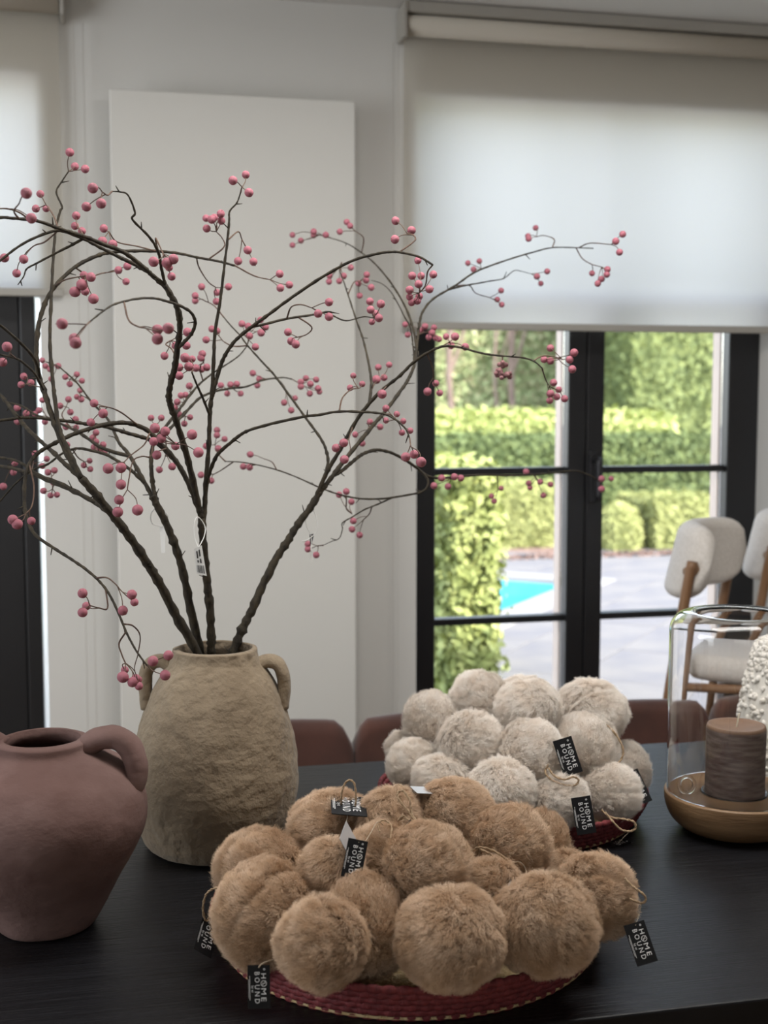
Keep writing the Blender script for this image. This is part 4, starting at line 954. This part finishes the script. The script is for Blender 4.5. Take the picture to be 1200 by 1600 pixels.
# ------------------------------------------------------------------ garden
GZ = -.10
gr = tag(box('ground', -30, 45, WY+.19, 70, -.6, GZ-.03, M['soil']), kind='structure')
K = Vector((4.05, 10.35, 0)); E1 = Vector((-.64, -.77, 0)).normalized(); E2 = Vector((-.77, .64, 0)).normalized()
pa = empty('patio', (0, 0, GZ-.03)); tag(pa, 'pale stone paved terrace around the pool', kind='structure')
def slab_mesh(w, h):
    bm = bmesh.new(); bm_box(bm, .004, w-.004, .004, h-.004, 0, .03, .004, 1); return bm_mesh(bm, 'stone_slab')
S1, S2 = .9, .6; SM = slab_mesh(S1, S2); SM.materials.append(M['stone'])
ang = math.atan2(E1.y, E1.x)
cnt = 0
for i in range(-9, 9):
    for j in range(-14, 14):
        c = K+E1*(S1*(i+.5))-E2*(S2*(j+.5))
        if c.y < 4.6 or c.y > 12.6 or c.x < .8 or c.x > 9: continue
        if i >= 0 and j < 0: continue                        # the pool
        dpt = (c-EYEV).dot(FW); sx = 600+FPX*((c-EYEV).dot(RT))/dpt; sy = 800-FPX*((c-EYEV).dot(UP))/dpt
        if not 560 < sx < 1330: continue
        o = ob('stone_slab', SM, None, pa); o.location = K+E1*(S1*i)-E2*(S2*j)+Vector((0, 0, random.uniform(-.002, .002)))
        o.location.z -= 0; o.rotation_euler = (0, 0, ang); cnt += 1
# pool
pl = empty('swimming_pool', K+Vector((0, 0, GZ)), 'turquoise swimming pool set into the stone terrace', 'pool')
def pl_quad(name, s0, s1, t0, t1, z0, z1, mt):
    vs = []
    for z in (z0, z1):
        for s, t_ in ((s0, t0), (s1, t0), (s1, t1), (s0, t1)): vs.append(E1*s+E2*t_+Vector((0, 0, z)))
    return ob(name, mesh_of(name, vs, [(0, 1, 2, 3), (7, 6, 5, 4), (0, 4, 5, 1), (1, 5, 6, 2), (2, 6, 7, 3), (3, 7, 4, 0)], False), mt, pl)
PL1, PL2 = 3.2, 4.5
pl_quad('coping', -.28, 0, -.28, PL2, -.03, .012, M['coping']); pl_quad('coping', 0, PL1, -.28, 0, -.03, .012, M['coping'])
pl_quad('pool_wall', -.02, 0, 0, PL2, -1.2, -.03, M['pool']); pl_quad('pool_wall', 0, PL1, -.02, 0, -1.2, -.03, M['pool'])
pl_quad('pool_floor', 0, PL1, 0, PL2, -1.25, -1.2, M['pool'])
vs = []
NX = 40
for i in range(NX+1):
    for j in range(NX+1):
        p = E1*(PL1*i/NX)+E2*(PL2*j/NX); p.z = -.16+.004*noise.noise(p*3); vs.append(p)
ob('water', mesh_of('water', vs, [(i*(NX+1)+j, (i+1)*(NX+1)+j, (i+1)*(NX+1)+j+1, i*(NX+1)+j+1) for i in range(NX) for j in range(NX)]), clear_pane('pool_surface', (.72, .96, 1)), pl)
# ground is cut away under the pool
gr.data.materials.clear(); gr.data.materials.append(M['soil'])
bm = bmesh.new()
corner = [K, K+E1*PL1, K+E1*PL1+E2*PL2, K+E2*PL2]
outer = [Vector((-30, WY+.19, 0)), Vector((45, WY+.19, 0)), Vector((45, 70, 0)), Vector((-30, 70, 0))]
ov = [bm.verts.new((p.x, p.y, GZ-.03)) for p in outer]; iv_ = [bm.verts.new((p.x, p.y, GZ-.03)) for p in corner]
# inner order: K (right), K+E1 (front), front-left, K+E2 (back)
bm.faces.new((ov[0], ov[1], iv_[0], iv_[1])); bm.faces.new((ov[1], ov[2], iv_[3], iv_[0])); bm.faces.new((ov[2], ov[3], iv_[2], iv_[3])); bm.faces.new((ov[3], ov[0], iv_[1], iv_[2]))
bmesh.ops.recalc_face_normals(bm, faces=bm.faces[:])
old = gr.data; gr.data = bm_mesh(bm, 'ground'); gr.data.materials.append(M['soil']); bpy.data.meshes.remove(old)

def leaf_cloud(centers, normals, size, rng, jit=.55):
    n = len(centers)
    a = rng.normal(size=(n, 3)); nn = normals+jit*a; nn /= np.linalg.norm(nn, axis=1)[:, None]
    t = np.cross(nn, rng.normal(size=(n, 3))); t /= np.linalg.norm(t, axis=1)[:, None]+1e-9; b = np.cross(nn, t)
    s = (size*rng.uniform(.6, 1.3, n))[:, None]
    v = np.stack([centers-t*s, centers-b*s*.55, centers+t*s, centers+b*s*.55], 1).reshape(-1, 3)
    f = np.arange(n*4).reshape(n, 4)
    return v, f
def box_pts(x0, x1, y0, y1, z0, z1, n, rng, rough):
    faces = [('x', x0, (y1-y0)*(z1-z0)), ('x', x1, (y1-y0)*(z1-z0)), ('y', y0, (x1-x0)*(z1-z0)*1.5), ('z', z1, (x1-x0)*(y1-y0)), ('y', y1, (x1-x0)*(z1-z0)*.3)]
    tot = sum(q[2] for q in faces); C_, N_ = [], []
    for ax, val, ar in faces:
        k = int(n*ar/tot); p = np.stack([rng.uniform(x0, x1, k), rng.uniform(y0, y1, k), rng.uniform(z0, z1, k)], 1); nm = np.zeros((k, 3))
        i = 'xyz'.index(ax); p[:, i] = val; nm[:, i] = 1 if val in (x1, y1, z1) else -1
        p += nm*rng.normal(0, rough, (k, 1)); C_.append(p); N_.append(nm)
    return np.concatenate(C_), np.concatenate(N_)
def hedge(label, x0, x1, y0, y1, z1, mt, n=9000, size=.035, rough=.03, name='clipped_hedge', z0=GZ-.03, cat='hedge'):
    rng = np.random.default_rng(int(abs(x0*31+y0*17)*10) % 9999)
    t = empty(name, ((x0+x1)/2, (y0+y1)/2, z0), label, cat)
    bm = bmesh.new(); bm_box(bm, x0-t.location.x+rough, x1-t.location.x-rough, y0-t.location.y+rough, y1-t.location.y-rough, 0, z1-z0-rough, .05, 2)
    ob('core', bm_mesh(bm, 'core'), M[mt], t)
    p, nm = box_pts(x0, x1, y0, y1, z0, z1, n, rng, rough)
    v, f = leaf_cloud(p-np.array(t.location), nm, size, rng)
    me = bpy.data.meshes.new('foliage'); me.from_pydata(v.tolist(), [], f.tolist()); o = ob('foliage', me, M[mt], t); o['kind'] = 'stuff'
    return t
def X(px, py, Y): return ony(px, py, Y).x
def Z(px, py, Y): return ony(px, py, Y).z
# near tall column of hedge outside the left door leaf
hedge('tall sunlit lime hedge close outside the left door leaf', X(706, 900, 6.2), X(776, 900, 6.2), 6.2, 7.7, Z(740, 738, 6.2), 'leaf_lime', 16000, .030, .03)
# clipped box row by the pool
hedge('clipped box block left of the mullion behind the pool', X(776, 800, 12.9), X(885, 800, 12.9), 12.9, 14.0, Z(830, 762, 12.9), 'leaf_bright', 11000, .028, .018)
hedge('clipped box cube in the right door leaf beside the dome', X(1024, 800, 12.4), X(1150, 800, 12.4), 12.4, 13.4, Z(1060, 783, 12.4), 'leaf_bright', 11000, .028, .018)
# dome
dx = X(968, 810, 12.6); dr = .33; dz = Z(968, 784, 12.6)
rng = np.random.default_rng(5); dm = empty('box_dome', (dx, 12.6, GZ-.03), 'round clipped box dome in the right door leaf', 'shrub')
hz_ = dz-GZ+.03
v, f = lathe([(0, 0), (.17, 0), (.20, hz_*.35), (.19, hz_*.65), (.12, hz_*.90), (0, hz_*.98)], 24); ob('core', mesh_of('core', v, f), M['leaf_bright'], dm)
a = rng.uniform(0, 2*math.pi, 4000); u = rng.uniform(0, 1, 4000); zz = u*hz_; rr_ = .225*np.sqrt(np.maximum(0, 1-np.maximum(0, (u-.35)/.65)**2.4))+rng.normal(0, .015, 4000)
pc = np.stack([rr_*np.cos(a), rr_*np.sin(a), zz], 1); nm = np.stack([np.cos(a), np.sin(a), u], 1)
v, f = leaf_cloud(pc, nm, .026, rng); me = bpy.data.meshes.new('foliage'); me.from_pydata(v.tolist(), [], f.tolist()); o = ob('foliage', me, M['leaf_bright'], dm); o['kind'] = 'stuff'
# long low hedge, second hedge, tall back hedges
hedge('long low hedge running across behind the pool garden', 3.2, X(1130, 700, 14.6), 14.6, 15.7, Z(800, 687, 14.6), 'leaf_low', 16000, .040)
hedge('mid-height light green hedge behind the long low one', 3.0, X(1055, 660, 17.0), 17.0, 19.0, Z(800, 652, 17.0), 'leaf_lime', 14000, .055, .05)
hedge('tall loose beech hedge closing the garden', 1.5, X(1010, 600, 23.0), 23.3, 24.3, 5.0, 'leaf_far', 22000, .075, .12, cat='hedge')
hedge('tall dense dark yew hedge at the right end of the garden', X(985, 600, 19.5), 14.5, 19.5, 22.3, 4.8, 'leaf_dark', 26000, .06, .06)
for px, yy in ((704, 22.6), (800, 22.7), (775, 22.4)):
    x = X(px, 600, yy); t = empty('bare_trunk', (x, yy, GZ-.03), {704: 'pinkish bare trunk left in front of the beech hedge', 800: 'pinkish bare trunk right in front of the beech hedge', 775: 'thin bare trunk between the two pinkish trunks'}[px], 'trunk')
    w = {704: .075, 800: .08, 775: .04}[px]
    v, f = tube_data(crom([(0, 0, 0), (.02, 0, 1.2), (-.03, 0, 2.2), (.03, 0, 3.4)], 5), [w*.8]*16, 8, .1); ob('trunk', mesh_of('trunk', v, f), M['trunkm'], t)
    v, f = tube_data(crom([(-.02, 0, 2.0), (.25, .05, 2.8), (.4, .1, 3.5)], 4), np.linspace(w*.5, w*.3, 9), 7, .1); ob('bough', mesh_of('bough', v, f), M['trunkm'], t)
# bark mulch strip under the clipped box
mx0, mx1 = 3.2, 8.0
mu_ = tag(box('mulch_bed', mx0, mx1, 11.9, 14.5, GZ-.03, GZ-.004, M['mulch']), kind='structure')
rng = np.random.default_rng(3); n = 1500
pc = np.stack([rng.uniform(mx0, mx1, n), rng.uniform(11.9, 12.25, n), np.full(n, GZ+.006)], 1); v, f = leaf_cloud(pc, np.tile([0, 0, 1.], (n, 1)), .035, rng)
me = bpy.data.meshes.new('bark_chips'); me.from_pydata(v.tolist(), [], f.tolist()); o = ob('bark_chips', me, M['mulch']); tag(o, 'reddish bark chips strewn under the clipped box shrubs', 'mulch', kind='stuff')
